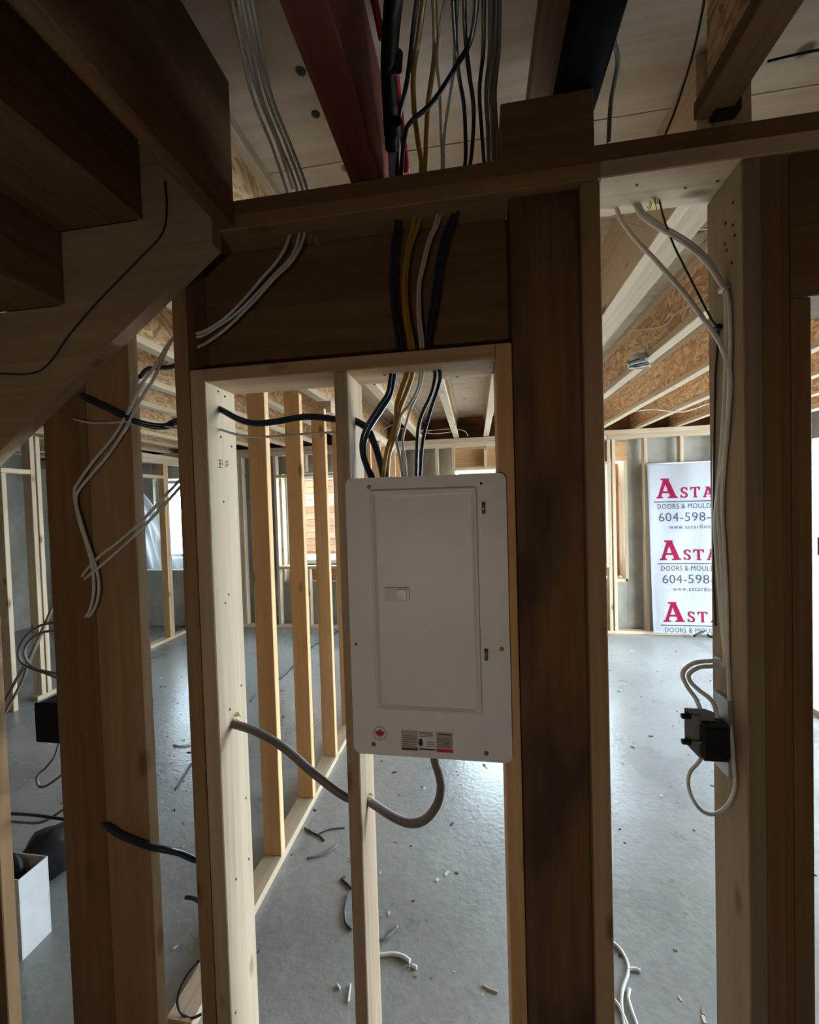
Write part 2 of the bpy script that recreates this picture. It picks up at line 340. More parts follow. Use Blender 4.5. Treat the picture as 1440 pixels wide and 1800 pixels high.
# ---------- floor above: joists, subfloor, rim
ce = struct('ceiling', 'floor joists and plywood subfloor seen from below')
def seams_subfloor():
    ys = [-4.1, -3.02, -1.8, -0.58, 0.30, 1.52, 2.74, 3.96, 4.8]; k = 0
    for a, b in zip(ys, ys[1:]):
        xs = [-6.7, -4.6 + (k % 2) * 1.22, -2.16 + (k % 2) * 1.22, 0.28 + (k % 2) * 1.22, 2.7 + (k % 2) * 1.1, 4.6]
        for c, d in zip(xs, xs[1:]):
            board('subfloor_sheet', c + 0.0015, d - 0.0015, a + 0.002, b - 0.002, 2.802, 2.82, PLY, ce, 0)
        k += 1
seams_subfloor()
board('upper_floor_cover', -6.7, 4.6, -4.1, 4.8, 2.822, 2.84, W(BRN, 'X'), ce, 0)
def joist(xc, y0, y1, kind=SPF, fw=0.064):
    """wood I-joist: joist > web, flanges"""
    j = bpy.data.objects.new('joist', None); COL.objects.link(j); j.parent = ce; j.location = (xc, (y0 + y1) / 2, ZT); j.empty_display_size = 0.05
    board('bottom_flange', xc - fw / 2, xc + fw / 2, y0, y1, ZT, ZT + 0.038, W(kind, 'Y'), j)
    board('top_flange', xc - fw / 2, xc + fw / 2, y0, y1, 2.764, 2.802, W(kind, 'Y'), j)
    board('web', xc - 0.005, xc + 0.005, y0, y1, ZT + 0.038, 2.764, OSB, j, 0)
for x in (-1.16, -1.60, -2.06, -2.52, -2.98, -3.44, -3.90, -4.36, -4.82, -5.28, -5.74, -6.2): joist(x, 0.02, 4.62)
joist(-0.685, 0.02, 4.62, fw=0.075)
joist(-0.222, 0.15, 4.62); joist(0.155, 0.30, 4.62)
for x in (1.05, 1.50, 1.95, 2.40, 2.86, 3.32): joist(x, 0.02, 4.62)
board('flush_beam', 0.575, 0.610, 0.15, 4.62, ZT, 2.80, W(SPF, 'Y'), ce); board('flush_beam', 0.6105, 0.70, 0.15, 4.62, ZT + 0.006, 2.80, W(SPF, 'Y'), ce)
board('rim_board', -6.7, 4.6, 4.63, 4.67, ZT, 2.80, W(DRK, 'X'), ce)
# over the near side of the wall
board('dark_red_beam', -0.288, -0.212, -4.0, 0.148, ZT + 0.002, 2.80, W(RED, 'Y'), ce)
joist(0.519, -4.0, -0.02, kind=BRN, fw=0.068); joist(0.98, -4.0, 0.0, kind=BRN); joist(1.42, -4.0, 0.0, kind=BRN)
board('joist_block', 0.082, 0.29, 0.004, 0.135, ZT + 0.001, 2.632, W(dict(BRN, key='block'), 'X'), ce)
board('nailer_strip', 0.155, 0.222, -2.2, 0.13, 2.70, 2.738, W(BRN, 'Y'), ce)
board('stair_header', -0.642, -0.602, -4.0, -0.002, 2.43, 2.80, W(DRK, 'Y'), ce)

dots([(529, 125), (555, 200)], lambda q: atZ(q[0], q[1], 2.802), 'Z', (0, 0, -0.0004), 0.013, 'drilled_hole', BLACK, ce)

# ---------- back wall: cast concrete with three openings, furred out with studs
wb = struct('wall_back', 'concrete basement wall furred out with pale studs')
Y0, Y1 = 4.55, 4.78
OPEN = [(-4.75, -4.1, 0.95, 2.15), (-2.72, -1.2, 0.62, 2.14), (-0.25, 1.86, 0.62, 2.12)]
xs = -6.7
for i, (a, b, z0, z1) in enumerate(OPEN):
    board('concrete_pier', xs, a, Y0, Y1, 0, ZT, CONC, wb, 0.004)
    board('concrete_sill', a, b, Y0, Y1, 0, z0, CONC, wb, 0.004)
    board('concrete_lintel', a, b, Y0, Y1, z1 + 0.0 if i != 2 else 2.36, ZT, CONC, wb, 0.004)
    xs = b
board('concrete_pier', xs, 4.6, Y0, Y1, 0, ZT, CONC, wb, 0.004)
board('concrete_rim_cap', -6.7, 4.6, 4.68, Y1, ZT, 2.80, CONC, wb, 0)
board('bottom_plate', -3.9, 3.59, 4.40, 4.489, 0, 0.038, W(SPF, 'X'), wb)
board('top_plate', -6.6, 1.60, 4.40, 4.489, 2.385, 2.44, W(SPF, 'X'), wb); board('top_plate', 1.606, 3.59, 4.40, 4.489, 2.385, 2.44, W(SPF, 'X'), wb)
board('top_plate', -6.6, 3.59, 4.40, 4.489, 2.441, ZT - 0.002, W(SPF, 'X'), wb)
def bst(x, z0=0.038, z1=2.385, wdt=0.038, kind=SPF): board('stud', x, x + wdt, 4.40, 4.489, z0, z1, W(kind, 'Z'), wb)
for x in (-3.30, -3.255, -2.86, -2.75, -1.20, -1.16, -0.76, -0.50, -0.29, 2.02, 2.42, 2.83, 3.24, 3.54): bst(x)
for x in (1.60, 1.655): bst(x)
for x in (-2.31, -1.90, -1.5): bst(x, 0.038, 0.82); bst(x, 2.16, 2.385)
for x in (0.12, 0.53, 0.94, 1.35, 1.52): bst(x, 0.038, 0.82); bst(x, 2.12, 2.385)
for a, b in ((-2.71, -1.2), (-0.25, 1.60)):
    board('rough_sill', a, b, 4.40, 4.489, 0.82, 0.858, W(SPF, 'X'), wb); board('rough_head', a, b, 4.40, 4.489, 2.082, 2.12, W(SPF, 'X'), wb)
board('header_sheathing', -0.25, 1.86, 4.50, 4.52, 2.125, 2.36, W(FIR, 'X'), wb, 0)
# timber box round the wide window, orange sheathing past its jamb
board('jamb_board', 1.822, 1.86, 4.50, 4.76, 0.66, 2.12, W(SPF, 'Z'), wb); board('jamb_sill', 1.70, 1.822, 4.50, 4.76, 0.62, 0.658, W(SPF, 'X'), wb)
board('jamb_sheathing', 1.64, 1.822, 4.72, 4.735, 0.66, 2.12, ORANGE_PLY, wb, 0)
board('sill_sheathing', -2.72, -1.2, 4.70, 4.715, 0.62, 0.85, ORANGE_PLY, wb, 0); board('sill_sheathing', -0.25, 1.64, 4.70, 4.715, 0.62, 0.85, ORANGE_PLY, wb, 0)
board('jamb_board', -2.72, -2.682, 4.50, 4.76, 0.62, 2.14, W(SPF, 'Z'), wb)

def window(name, label, a, b, z0, z1, y=4.66, mull=()):
    t = struct(name, label, ((a + b) / 2, y, z0))
    f = 0.055
    board('window_frame', a, b, y - 0.04, y + 0.04, z0, z0 + f, VINYL, t, 0.006); board('window_frame', a, b, y - 0.04, y + 0.04, z1 - f, z1, VINYL, t, 0.006)
    board('window_frame', a, a + f, y - 0.04, y + 0.04, z0 + f, z1 - f, VINYL, t, 0.006); board('window_frame', b - f, b, y - 0.04, y + 0.04, z0 + f, z1 - f, VINYL, t, 0.006)
    xs = [a + f] + [m for m in mull] + [b - f]
    for m in mull: board('mullion', m - 0.025, m + 0.025, y - 0.03, y + 0.03, z0 + f, z1 - f, VINYL, t, 0.004)
    for c, d in zip(xs, xs[1:]):
        board('window_pane', c + 0.02, d - 0.02, y - 0.003, y + 0.003, z0 + f, z1 - f, GLASS, t, 0)
window('window_1', 'white vinyl window seen between the three orange studs', -2.68, -1.22, 0.86, 2.12, mull=(-1.95,))
window('window_2', 'wide white vinyl window partly hidden behind the dark post', -0.22, 1.62, 0.86, 2.10, mull=(0.4, 1.0))
window('window_3', 'narrow white vinyl window beside the plastic sheet', -4.74, -4.11, 0.97, 2.13)

# ---------- side walls
wr = struct('wall_right', 'concrete side wall with a wide unseen opening added for side light')
board('concrete_pier', 3.6, 3.8, 0.0, 0.7, 0, 2.80, CONC, wr, 0); board('concrete_pier', 3.6, 3.8, 4.2, 4.54, 0, 2.80, CONC, wr, 0); board('concrete_lintel', 3.6, 3.8, 0.7, 4.2, 2.25, 2.80, CONC, wr, 0)  # gap between the piers is added, to brighten the studs' right faces
wl = board('wall_left', -6.8, -6.6, -4.1, 4.8, 0, 2.80, CONC, None, 0); tag(wl, 'concrete wall at the far end of the basement', kind='structure')
# partition running away from us, three orange studs first
wm = struct('wall_partition', 'short partition of orange studs behind the panel wall')
board('bottom_plate', -1.042, -0.948, 0.145, 4.39, 0, 0.038, W(SPF, 'Y'), wm)
board('top_plate', -1.042, -0.948, 1.70, 4.39, 2.323, 2.361, W(SPF, 'Y'), wm); board('top_plate', -1.042, -0.948, 1.70, 4.39, 2.3615, 2.40, W(SPF, 'Y'), wm)
for i, y in enumerate((0.786, 1.177, 1.566, 1.96, 2.36, 2.76, 3.16, 3.57, 3.97, 4.34)):
    board('stud', -1.040, -0.950, y, y + 0.038, 0.038, 2.32, W(dict(FIR, key='fresh_fir', light=(0.76, 0.48, 0.25), dark=(0.64, 0.37, 0.165)), 'Z'), wm)
# partition farther left, with a doorway
wp = struct('wall_partition_far', 'pale stud partition with doorways beyond the left post')
XP0, XP1 = -4.04, -3.95
board('top_plate', XP0, XP1, 2.32, 4.39, 2.28, 2.334, W(SPF, 'Y'), wp); board('top_plate', XP0, XP1, 2.32, 4.39, 2.335, 2.39, W(SPF, 'Y'), wp)
board('bottom_plate', XP0, XP1, 3.30, 4.39, 0, 0.038, W(SPF, 'Y'), wp)
for y in (3.80, 3.842): board('stud', XP0, XP1, y, y + 0.038, 0.038, 2.28, W(SPF if y > 3.82 else FIR, 'Z'), wp)
board('stud', XP0, XP1, 4.30, 4.338, 0.038, 2.28, W(SPF, 'Z'), wp)
board('door_header', XP0, XP1, 3.0, 3.80, 2.09, 2.13, W(SPF, 'Y'), wp); board('stud', XP0, XP1, 2.96, 2.998, 0.0, 2.28, W(SPF, 'Z'), wp)
board('bottom_plate', XP0, XP1, 2.13, 2.30, 0, 0.038, W(SPF, 'Y'), wp)
board('stud', XP0, XP1, 2.17, 2.208, 0.038, 2.40, W(SPF, 'Z'), wp); board('stud', XP0, XP1, 2.222, 2.26, 0.038, 2.40, W(SPF, 'Z'), wp)
board('door_header', XP0, XP1, 1.93, 2.169, 2.05, 2.09, W(SPF, 'Y'), wp); board('stud', XP0, XP1, 1.93, 1.968, 0.0, 2.049, W(SPF, 'Z'), wp)
board('stud', XP0, XP1, 1.50, 1.538, 0.0, 2.40, W(SPF, 'Z'), wp)
wc = board('wall_bath', -5.95, -5.75, 0.3, 3.3, 0, 2.48, CONC, None, 0); tag(wc, 'grey concrete wall seen past the far partition', kind='structure')
# a stud wall seen through the door opening on the right
wo = struct('wall_alcove', 'stud wall glimpsed through the door opening')
for y in (2.42, 2.83): board('stud', 2.50, 2.59, y, y + 0.038, 0.038, 2.30, W(SPF, 'Z'), wo)
board('bottom_plate', 2.50, 2.59, 2.42, 2.868, 0, 0.038, W(SPF, 'Y'), wo); board('top_plate', 2.50, 2.59, 2.42, 2.868, 2.30, 2.338, W(SPF, 'Y'), wo)
# ---------- the dim space we stand in
rm = struct('wall_rear', 'board clad walls of the dim space behind the viewer')
WB = W(dict(BRN, key='clad'), 'X')
board('wall_board', -3.75, 1.70, -4.1, -4.0, 0, 2.80, WB, rm, 0)
board('wall_board', 1.60, 1.70, -4.0, -0.01, 0, 2.80, WB, rm, 0); board('wall_board', -3.75, -3.65, -4.0, 0.14, 0, 2.80, WB, rm, 0)
board('wall_board', -6.6, -3.751, 0.02, 0.12, 0, 2.80, WB, rm, 0)
board('wall_board', 1.56, 3.59, 0.02, 0.12, 0, 2.80, WB, rm, 0)

# ---------- outside
gr = board('ground', -30, 30, 4.8, 40, 0.35, 0.42, plain('outdoor_gravel', (0.66, 0.65, 0.62), 0.9, var=0.2), None, 0); tag(gr, 'pale ground outside the windows', kind='structure')
gr2 = board('ground_side', 3.81, 30, -8, 4.79, -0.1, -0.02, plain('added_side_paving', (0.68, 0.67, 0.64), 0.9, var=0.15), None, 0); tag(gr2, 'pale paving outside the added side opening', kind='structure')  # kept pale to bounce daylight in through the added opening
#gr3 = board('ground_rear', -12, 12, -20, -4.11, -0.1, -0.02, plain('yard_paving', (0.42, 0.36, 0.3), 0.9, var=0.15), None, 0); tag(gr3, 'yard outside the rear doorway', kind='structure')
us = board('wall_upper_storey', -6.8, 3.8, -4.1, 4.78, 2.86, 6.6, plain('upper_storey_sheathing', (0.40, 0.32, 0.22), 0.8, var=0.1), None, 0); tag(us, 'upper storeys of the house above the basement', kind='structure')
nh = thing('neighbour_house', 'house with orange brown cladding outside the window between the orange studs', 'building', (-4.9, 9.2, 0.42))
CLAD = [plain('cedar_cladding_%d' % i, c, 0.8, var=0.25, scale=6) for i, c in enumerate([(0.15, 0.062, 0.026), (0.19, 0.088, 0.042), (0.24, 0.14, 0.08)])]
board('wall', -7.4, -2.2, 9.25, 13.0, 0.42, 5.0, CLAD[0], nh, 0)
z = 0.5; i = 0
while z < 4.8:
    x = -7.4 - rnd.random() * 0.4
    while x < -2.2:
        l = rnd.uniform(0.5, 0.9)
        board('cladding_board', max(x, -7.4), min(x + l - 0.008, -2.2), 9.21, 9.249, z, z + 0.155, CLAD[2] if 7 <= i <= 8 else CLAD[rnd.randrange(2)], nh, 0)
        x += l
    z += 0.165; i += 1
board('roof', -7.9, -1.7, 8.6, 13.5, 5.0, 5.15, VINYL, nh)

# ---------- staircase above left
st = thing('staircase', 'unfinished wooden staircase seen from below at the upper left', 'staircase', (-2.0, -0.5, 0))
RISE, RUN = 0.195, 0.247
XR, ZR = -0.856, 2.455             # riser / tread-underside corner at the top flight
SLOPE = 0.7257
def bottom_z(x): return 2.259 + SLOPE * (x + 0.795)
TW0 = -1.02
SB = W(dict(BRN, key='stair'), 'X')
def stringer(y0, y1):
    pts = []; x, zt = -0.643, ZR + RISE
    pts.append((-0.643, zt)); k = 0
    while True:
        xr = XR - k * RUN
        pts.append((xr, zt)); zt -= RISE
        pts.append((xr, zt)); k += 1
        if zt < 0.25: break
    pts.append((pts[-1][0] - 0.2, zt)); pts.append((pts[-1][0], 0.0))
    xb = -0.795 + (0.0 - 2.259) / SLOPE
    pts.append((xb, 0.0)); pts.append((-0.643, bottom_z(-0.643)))
    bm = poly_bm([(a + 2.0, b) for a, b in pts], y1 - y0)
    bmesh.ops.triangulate(bm, faces=[f for f in bm.faces if len(f.verts) > 4])
    link('stringer', mesh_from(bm, 'stringer'), W(dict(BRN, key='stringer', light=(0.48, 0.36, 0.235), dark=(0.36, 0.255, 0.155)), 'X'), st, (-2.0, y0, 0))
stringer(-0.040, -0.002); stringer(TW0, TW0 + 0.038)
for k in range(-1, 11):
    xr = XR - k * RUN; zt = ZR - k * RISE
    if zt < 0.3: break
    board('tread', xr - RUN - 0.02 if k >= 0 else xr, xr if k >= 0 else -0.645, TW0, -0.041, zt + 0.0005 if k >= 0 else ZR + RISE, (zt if k >= 0 else ZR + RISE) + 0.03, W(dict(BRN, key='tread'), 'Y'), st) if k >= 0 else board('tread', XR + 0.001, -0.645, TW0, -0.041, ZR + RISE + 0.0005, ZR + RISE + 0.03, W(dict(BRN, key='tread'), 'Y'), st)
    if k >= 0: board('riser', xr - 0.001, xr + 0.018, TW0, -0.041, zt + 0.001, zt + RISE, W(dict(BRN, key='riser'), 'Y'), st)

# ---------- unseen fill bulb added behind the viewer to light the panel wall
LP = Vector((-0.30, -1.75, 1.25))
fill_lamp = thing('added_fill_lamp', 'unseen warm fill bulb added behind the viewer, under a metal shade', 'fill_lamp', (LP.x, LP.y, LP.z))
bulb_m, t_, N_, L_, p_ = nt('fill_bulb'); p_.inputs['Emission Color'].default_value = (1.0, 0.87, 0.73, 1); p_.inputs['Emission Strength'].default_value = 76.0
bm = bmesh.new(); bmesh.ops.create_uvsphere(bm, u_segments=14, v_segments=9, radius=0.07); link('bulb', mesh_from(bm, 'bulb', True), bulb_m, fill_lamp, LP)
link('socket', mesh_from(cyl_bm(0.024, 0.07, 14, 'Z', 0.003), 'socket'), BLACK, fill_lamp, LP + Vector((0, 0, 0.10)))
shb = bmesh.new(); rr0 = []
for rad, zz in ((0.026, 0.165), (0.075, 0.158), (0.125, 0.138), (0.165, 0.105), (0.163, 0.103), (0.122, 0.134), (0.074, 0.154), (0.026, 0.161)):
    rr0.append([shb.verts.new((rad * math.cos(2 * PI * k / 24), rad * math.sin(2 * PI * k / 24), zz)) for k in range(24)])
for r0, r1 in zip(rr0, rr0[1:] + rr0[:1]):
    for k in range(24): f = shb.faces.new((r0[k], r0[(k + 1) % 24], r1[(k + 1) % 24], r1[k])); f.smooth = True
link('fill_lamp_shade', mesh_from(shb, 'fill_lamp_shade'), GALV, fill_lamp, LP)  # added to keep the fill bulb's light off the stairs and joists
link('cord', mesh_from(tube_bm([Vector((0, 0, 0.13)), Vector((0, 0, 2.80 - LP.z))], 0.004, 8), 'cord'), BLACK_CABLE, fill_lamp, LP)

# ================================================================== ELECTRICAL PANEL
PX0, PX1, PZ0, PZ1, PY = -0.3225, 0.0725, 1.0625, 1.7625, -0.003
PC = Vector(((PX0 + PX1) / 2, PY, (PZ0 + PZ1) / 2))
pn = thing('breaker_panel', 'white metal breaker panel with closed door between two studs', 'electrical panel', PC)
def rrect(w_, h_, r, seg=5):
    pts = []
    for cx, cz, a0 in ((w_ / 2 - r, h_ / 2 - r, 0), (-w_ / 2 + r, h_ / 2 - r, 90), (-w_ / 2 + r, -h_ / 2 + r, 180), (w_ / 2 - r, -h_ / 2 + r, 270)):
        for i in range(seg + 1):
            a = math.radians(a0 + 90 * i / seg); pts.append((cx + r * math.cos(a), cz + r * math.sin(a)))
    return pts
def plate_bm(w_, h_, d, r, bev, seg=3):
    bm = poly_bm(rrect(w_, h_, r), -d)
    front = [e for e in bm.edges if all(v.co.y < -d + 1e-6 for v in e.verts)]
    bmesh.ops.bevel(bm, geom=front, offset=bev, segments=seg, affect='EDGES', profile=0.5)
    return bm
link('cover', mesh_from(plate_bm(PX1 - PX0, PZ1 - PZ0, 0.012, 0.014, 0.004), 'cover'), PANEL, pn, PC)
board('enclosure_box', -0.311, 0.055, 0.002, 0.105, 1.075, 1.75, PANEL, pn, 0.002)
FY = PY - 0.012
def pp(px, py, y=FY): return atY(px, py, y)
a, b = pp(650, 862), pp(848, 1256)
dc = Vector(((a.x + b.x) / 2, FY + 0.0005, (a.z + b.z) / 2))
# door: pressed tray with a soft rolled edge and a shallow groove round it
dbm = bmesh.new(); wd, hd = b.x - a.x, a.z - b.z
prof = [(0.0, 0.0), (0.0, 0.006), (0.003, 0.009), (0.006, 0.009), (0.014, 0.0015), (0.017, 0.001)]
rings = []
for ins, dep in prof:
    pts = rrect(wd - 2 * ins, hd - 2 * ins, 0.006, 3)
    rings.append([dbm.verts.new((x, -dep, zz)) for x, zz in pts])
for r0, r1 in zip(rings, rings[1:]):
    n = len(r0)
    for i in range(n): dbm.faces.new((r0[i], r0[(i + 1) % n], r1[(i + 1) % n], r1[i]))
dbm.faces.new(rings[-1])
door = link('door', mesh_from(dbm, 'door'), PANEL, pn, dc)
for q in ((850, 893), (855, 1150)):
    c = pp(*q); bm = cyl_bm(0.0045, 0.028, 10, 'Z', 0.001); link('hinge', mesh_from(bm, 'hinge', True), STEEL, pn, c + Vector((0, -0.002, 0)))
c0 = pp(698, 1045, FY - 0.0025); la = link('latch', mesh_from(plate_bm(0.062, 0.034, 0.004, 0.003, 0.0015), 'latch'), plain('latch_grey', (0.66, 0.65, 0.66), 0.4), door, c0 + Vector((0, 0.001, 0)))
cb = pp(707, 1045, FY - 0.0055); link('latch_button', mesh_from(plate_bm(0.022, 0.024, 0.004, 0.003, 0.0018), 'latch_button'), plain('latch_button_plastic', (0.8, 0.8, 0.82), 0.25), la, cb)
def screw(q, r=0.0058):
    c = pp(*q); bm = cyl_bm(r, 0.004, 14, 'Y', 0.0012); box_bm(r * 1.5, 0.001, 0.0012, bm=bm, off=(0, -0.0024, 0)); return link('screw', mesh_from(bm, 'screw'), STEEL, pn, c)
for q in ((649, 856), (882, 1141), (657, 1308), (855, 1324)): screw(q)
for q in ((846, 850), (626, 1132)):
    link('screw_hole', mesh_from(cyl_bm(0.0033, 0.0012, 12, 'Y'), 'screw_hole'), BLACK, pn, pp(*q))
# maple leaf sticker
LEAF = [(0, 1), (0.18, 0.66), (0.36, 0.76), (0.30, 0.30), (0.55, 0.52), (0.62, 0.40), (0.92, 0.45), (0.82, 0.18), (0.95, 0.06), (0.52, -0.32), (0.58, -0.50), (0.07, -0.42), (0.09, -0.9)]
leaf = LEAF + [(-x, y) for x, y in LEAF[::-1] if x > 0]
c = pp(668, 1289)
stk = link('round_sticker', mesh_from(cyl_bm(0.018, 0.0006, 24, 'Y'), 'round_sticker'), WHITE, pn, c)
tb = bmesh.new()
for rad in (0.0172,):
    ring_o = [tb.verts.new((rad * math.cos(2 * PI * k / 28), 0, rad * math.sin(2 * PI * k / 28))) for k in range(28)]; ring_i = [tb.verts.new((0.0162 * math.cos(2 * PI * k / 28), 0, 0.0162 * math.sin(2 * PI * k / 28))) for k in range(28)]
    for k in range(28): tb.faces.new((ring_o[k], ring_o[(k + 1) % 28], ring_i[(k + 1) % 28], ring_i[k]))
link('sticker_ring', mesh_from(tb, 'sticker_ring'), INK, stk, c + Vector((0, -0.0006, 0)))
lb = poly_bm([(x * 0.0125, y * 0.0125) for x, y in leaf], -0.0004); bmesh.ops.triangulate(lb, faces=[f for f in lb.faces if len(f.verts) > 4])
link('maple_leaf', mesh_from(lb, 'maple_leaf'), STICKER_RED, stk, c + Vector((0, -0.0006, 0)))
# rating label
l0, l1 = pp(705, 1283), pp(797, 1324); lw, lh = l1.x - l0.x, l0.z - l1.z; lc = (l0 + l1) / 2
lab = link('rating_label', mesh_from(box_bm(lw, 0.0006, lh), 'rating_label'), LABEL_GREY, pn, lc)
def prt(name, u0, u1, v0, v1, mat, d=0.0006):   # u,v in 0..1 across the label, v down
    link(name, mesh_from(box_bm((u1 - u0) * lw, 0.0003, (v1 - v0) * lh), name), mat, lab, lc + Vector((((u0 + u1) / 2 - 0.5) * lw, -d, (0.5 - (v0 + v1) / 2) * lh)))
prt('label_field', 0.33, 0.68, 0.0, 1.0, WHITE); prt('label_field', 0.0, 0.315, 0.12, 0.86, plain('label_tan', (0.5, 0.47, 0.4), 0.6)); prt('label_band', 0.0, 0.315, 0.86, 0.98, plain('label_maroon', (0.12, 0.02, 0.02), 0.6)); prt('label_band', 0.69, 1.0, 0.84, 0.98, STICKER_RED)
for v in (0.04, 0.10, 0.17, 0.24): prt('label_line', 0.35, 0.62, v, v + 0.025, PRINT_GREY, 0.0009)
for v in (0.5, 0.6, 0.7): prt('label_line', 0.5, 0.66, v, v + 0.03, PRINT_GREY, 0.0009)
for v in (0.3, 0.4, 0.5, 0.6, 0.7): prt('label_line', 0.71, 0.95, v, v + 0.02, PRINT_GREY, 0.0009)
for v in (0.26, 0.36, 0.46, 0.56, 0.66, 0.76): prt('label_line', 0.03, 0.28, v, v + 0.02, PRINT_GREY, 0.0009)
prt('label_line', 0.73, 0.98, 0.08, 0.13, PRINT_GREY, 0.0009); prt('label_line', 0.35, 0.66, 0.85, 0.92, PRINT_GREY, 0.0009)
mk = link('label_mark', mesh_from(cyl_bm(lh * 0.17, 0.0004, 18, 'Y'), 'label_mark'), INK, lab, lc + Vector((-0.12 * lw, -0.0009, -0.06 * lh))); mk.scale = (0.62, 1, 1.15)

# ================================================================== CABLES AROUND THE PANEL
def tr(pts, y0, y1=None):
    n = len(pts)
    return [atY(p[0], p[1], y0 if y1 is None else y0 + (y1 - y0) * i / (n - 1)) for i, p in enumerate(pts)]
YC = 0.052
def down(top, mid, low, dx=0, dy=0.0):
    """one run: joist space (traced), through the top plate, past the header board, through the plate above the panel, into the box"""
    P = [atY(p[0] + dx, p[1], y) for p, y in top]
    P += [atY(x + dx, y, 0.045 + dy) for x, y in mid]
    P += [atY(x + dx, y, 0.056 + dy) for x, y in low]
    last = P[-1]; P.append(Vector((last.x, last.y, 1.735)))
    return P
T_Y1 = [((758, -90), -.30), ((735, 70), -.10), ((727, 130), -.04), ((728, 190), .01), ((735, 250), .03), ((741, 300), .045)]
T_Y2 = [((760, -90), -.30), ((765, 60), -.10), ((763, 110), -.05), ((752, 190), .02), ((747, 298), .05)]
T_W1 = [((806, -90), -.30), ((775, 35), -.12), ((768, 100), -.06), ((773, 160), 0), ((775, 230), .03), ((777, 296), .05)]
T_W2 = [((812, -90), -.28), ((800, 70), -.09), ((797, 130), -.04), ((786, 200), .02), ((780, 250), .035), ((780, 296), .05)]
T_N1 = [((745, -90), -.30), ((728, 40), -.13), ((716, 140), -.03), ((700, 220), .04), ((698, 310), .045)]
T_N2 = [((846, -90), -.32), ((830, 60), -.13), ((800, 120), -.07), ((760, 180), 0), ((722, 215), .02), ((712, 240), .03), ((705, 306), .05)]
T_N3 = [((815, -90), -.28), ((818, 60), -.10), ((825, 130), -.04), ((833, 200), .02), ((826, 292), .05)]
T_N4 = [((792, -90), -.30), ((804, 110), -.06), ((815, 180), .02), ((818, 230), .03), ((817, 294), .05)]
M_N1 = [(697, 388), (690, 440), (688, 500), (693, 560), (699, 612)]
M_Y = [(738, 384), (720, 440), (713, 500), (717, 560), (727, 612)]
M_Y2 = [(728, 384), (716, 440), (710, 500), (713, 560), (721, 612)]
M_W = [(774, 380), (758, 420), (745, 470), (738, 505), (739, 560), (745, 612)]
M_W2 = [(768, 380), (752, 425), (741, 470), (735, 505), (735, 560), (740, 612)]
M_N3 = [(805, 374), (790, 410), (776, 470), (767, 530), (760, 570), (754, 612)]
M_N4 = [(797, 374), (781, 410), (768, 470), (760, 530), (754, 570), (749, 612)]
L_N1 = [(688, 655), (682, 690), (666, 715), (647, 745), (637, 770), (636, 795), (643, 820), (650, 838)]
L_N2 = [(695, 655), (688, 692), (672, 720), (652, 750), (642, 775), (641, 798), (648, 822), (656, 838)]
L_Y1 = [(715, 655), (707, 680), (698, 710), (696, 740), (689, 765), (680, 795), (674, 838)]
L_Y2 = [(726, 655), (715, 690), (703, 720), (701, 745), (694, 770), (684, 800), (681, 838)]
L_W1 = [(739, 655), (735, 682), (722, 708), (706, 728), (699, 748), (697, 772), (702, 802), (708, 838)]
L_W2 = [(744, 655), (737, 685), (722, 720), (714, 745), (708, 775), (712, 805), (714, 838)]
L_N3 = [(764, 652), (762, 678), (755, 700), (742, 728), (735, 755), (733, 790), (732, 838)]
L_N4 = [(773, 652), (770, 682), (760, 712), (752, 740), (745, 766), (741, 800), (739, 838)]
RN, RY_, RW = 0.0056, 0.0062, 0.0035
cable('navy cable farthest left above the breaker panel, bowing out to the centre stud', down(T_N1, M_N1, L_N1), RN, NAVY_CABLE)
cable('second navy cable above the panel, its upper end crossing the other cables diagonally', down(T_N2, [(x + 6, y) for x, y in M_N1], L_N2, dy=.006), RN, NAVY_CABLE)
cable('mustard yellow cable into the panel top, left one of the two', down(T_Y1, M_Y2, L_Y1), RY_, YELLOW_CABLE)
cable('mustard yellow cable into the panel top, right one of the two', down(T_Y2, M_Y, L_Y2, dy=.006), RY_, YELLOW_CABLE)
cable('thin white cable into the panel top, nearest the yellow cables', down(T_W1, M_W2, L_W1), RW, WHITE_CABLE)
cable('thin white cable into the panel top, nearest the right navy cables', down(T_W2, M_W, L_W2, dy=.005), RW, WHITE_CABLE)
cable('navy cable into the panel top, outermost on the right', down(T_N3, M_N3, L_N4), 0.005, NAVY_CABLE)
cable('navy cable into the panel top, second from the right', down(T_N4, M_N4, L_N3, dy=.006), 0.005, NAVY_CABLE)
# loose dark cables in the joist space beside them
cable('black cable hanging in the joist space beside the grey bundle', [atY(p[0], p[1], y) for p, y in [((850, -90), -.3), ((850, 80), -.09), ((843, 160), -.01), ((847, 230), .03), ((852, 300), .07)]], 0.0045, BLACK_CABLE)
for i, dx in enumerate((0, 8, 15)):
    cable(['left strand of the grey cable bundle against the right end of the bay', 'middle strand of the grey cable bundle against the right end of the bay', 'right strand of the grey cable bundle against the right end of the bay'][i],
          [atY(p[0] + dx, p[1], y + .012 * i) for p, y in [((862, -90), -.3), ((862, 80), -.09), ((855, 160), -.01), ((858, 230), .03), ((860, 298), .06)]], 0.005, GREY_CABLE, group='grey bundle by the joist block')
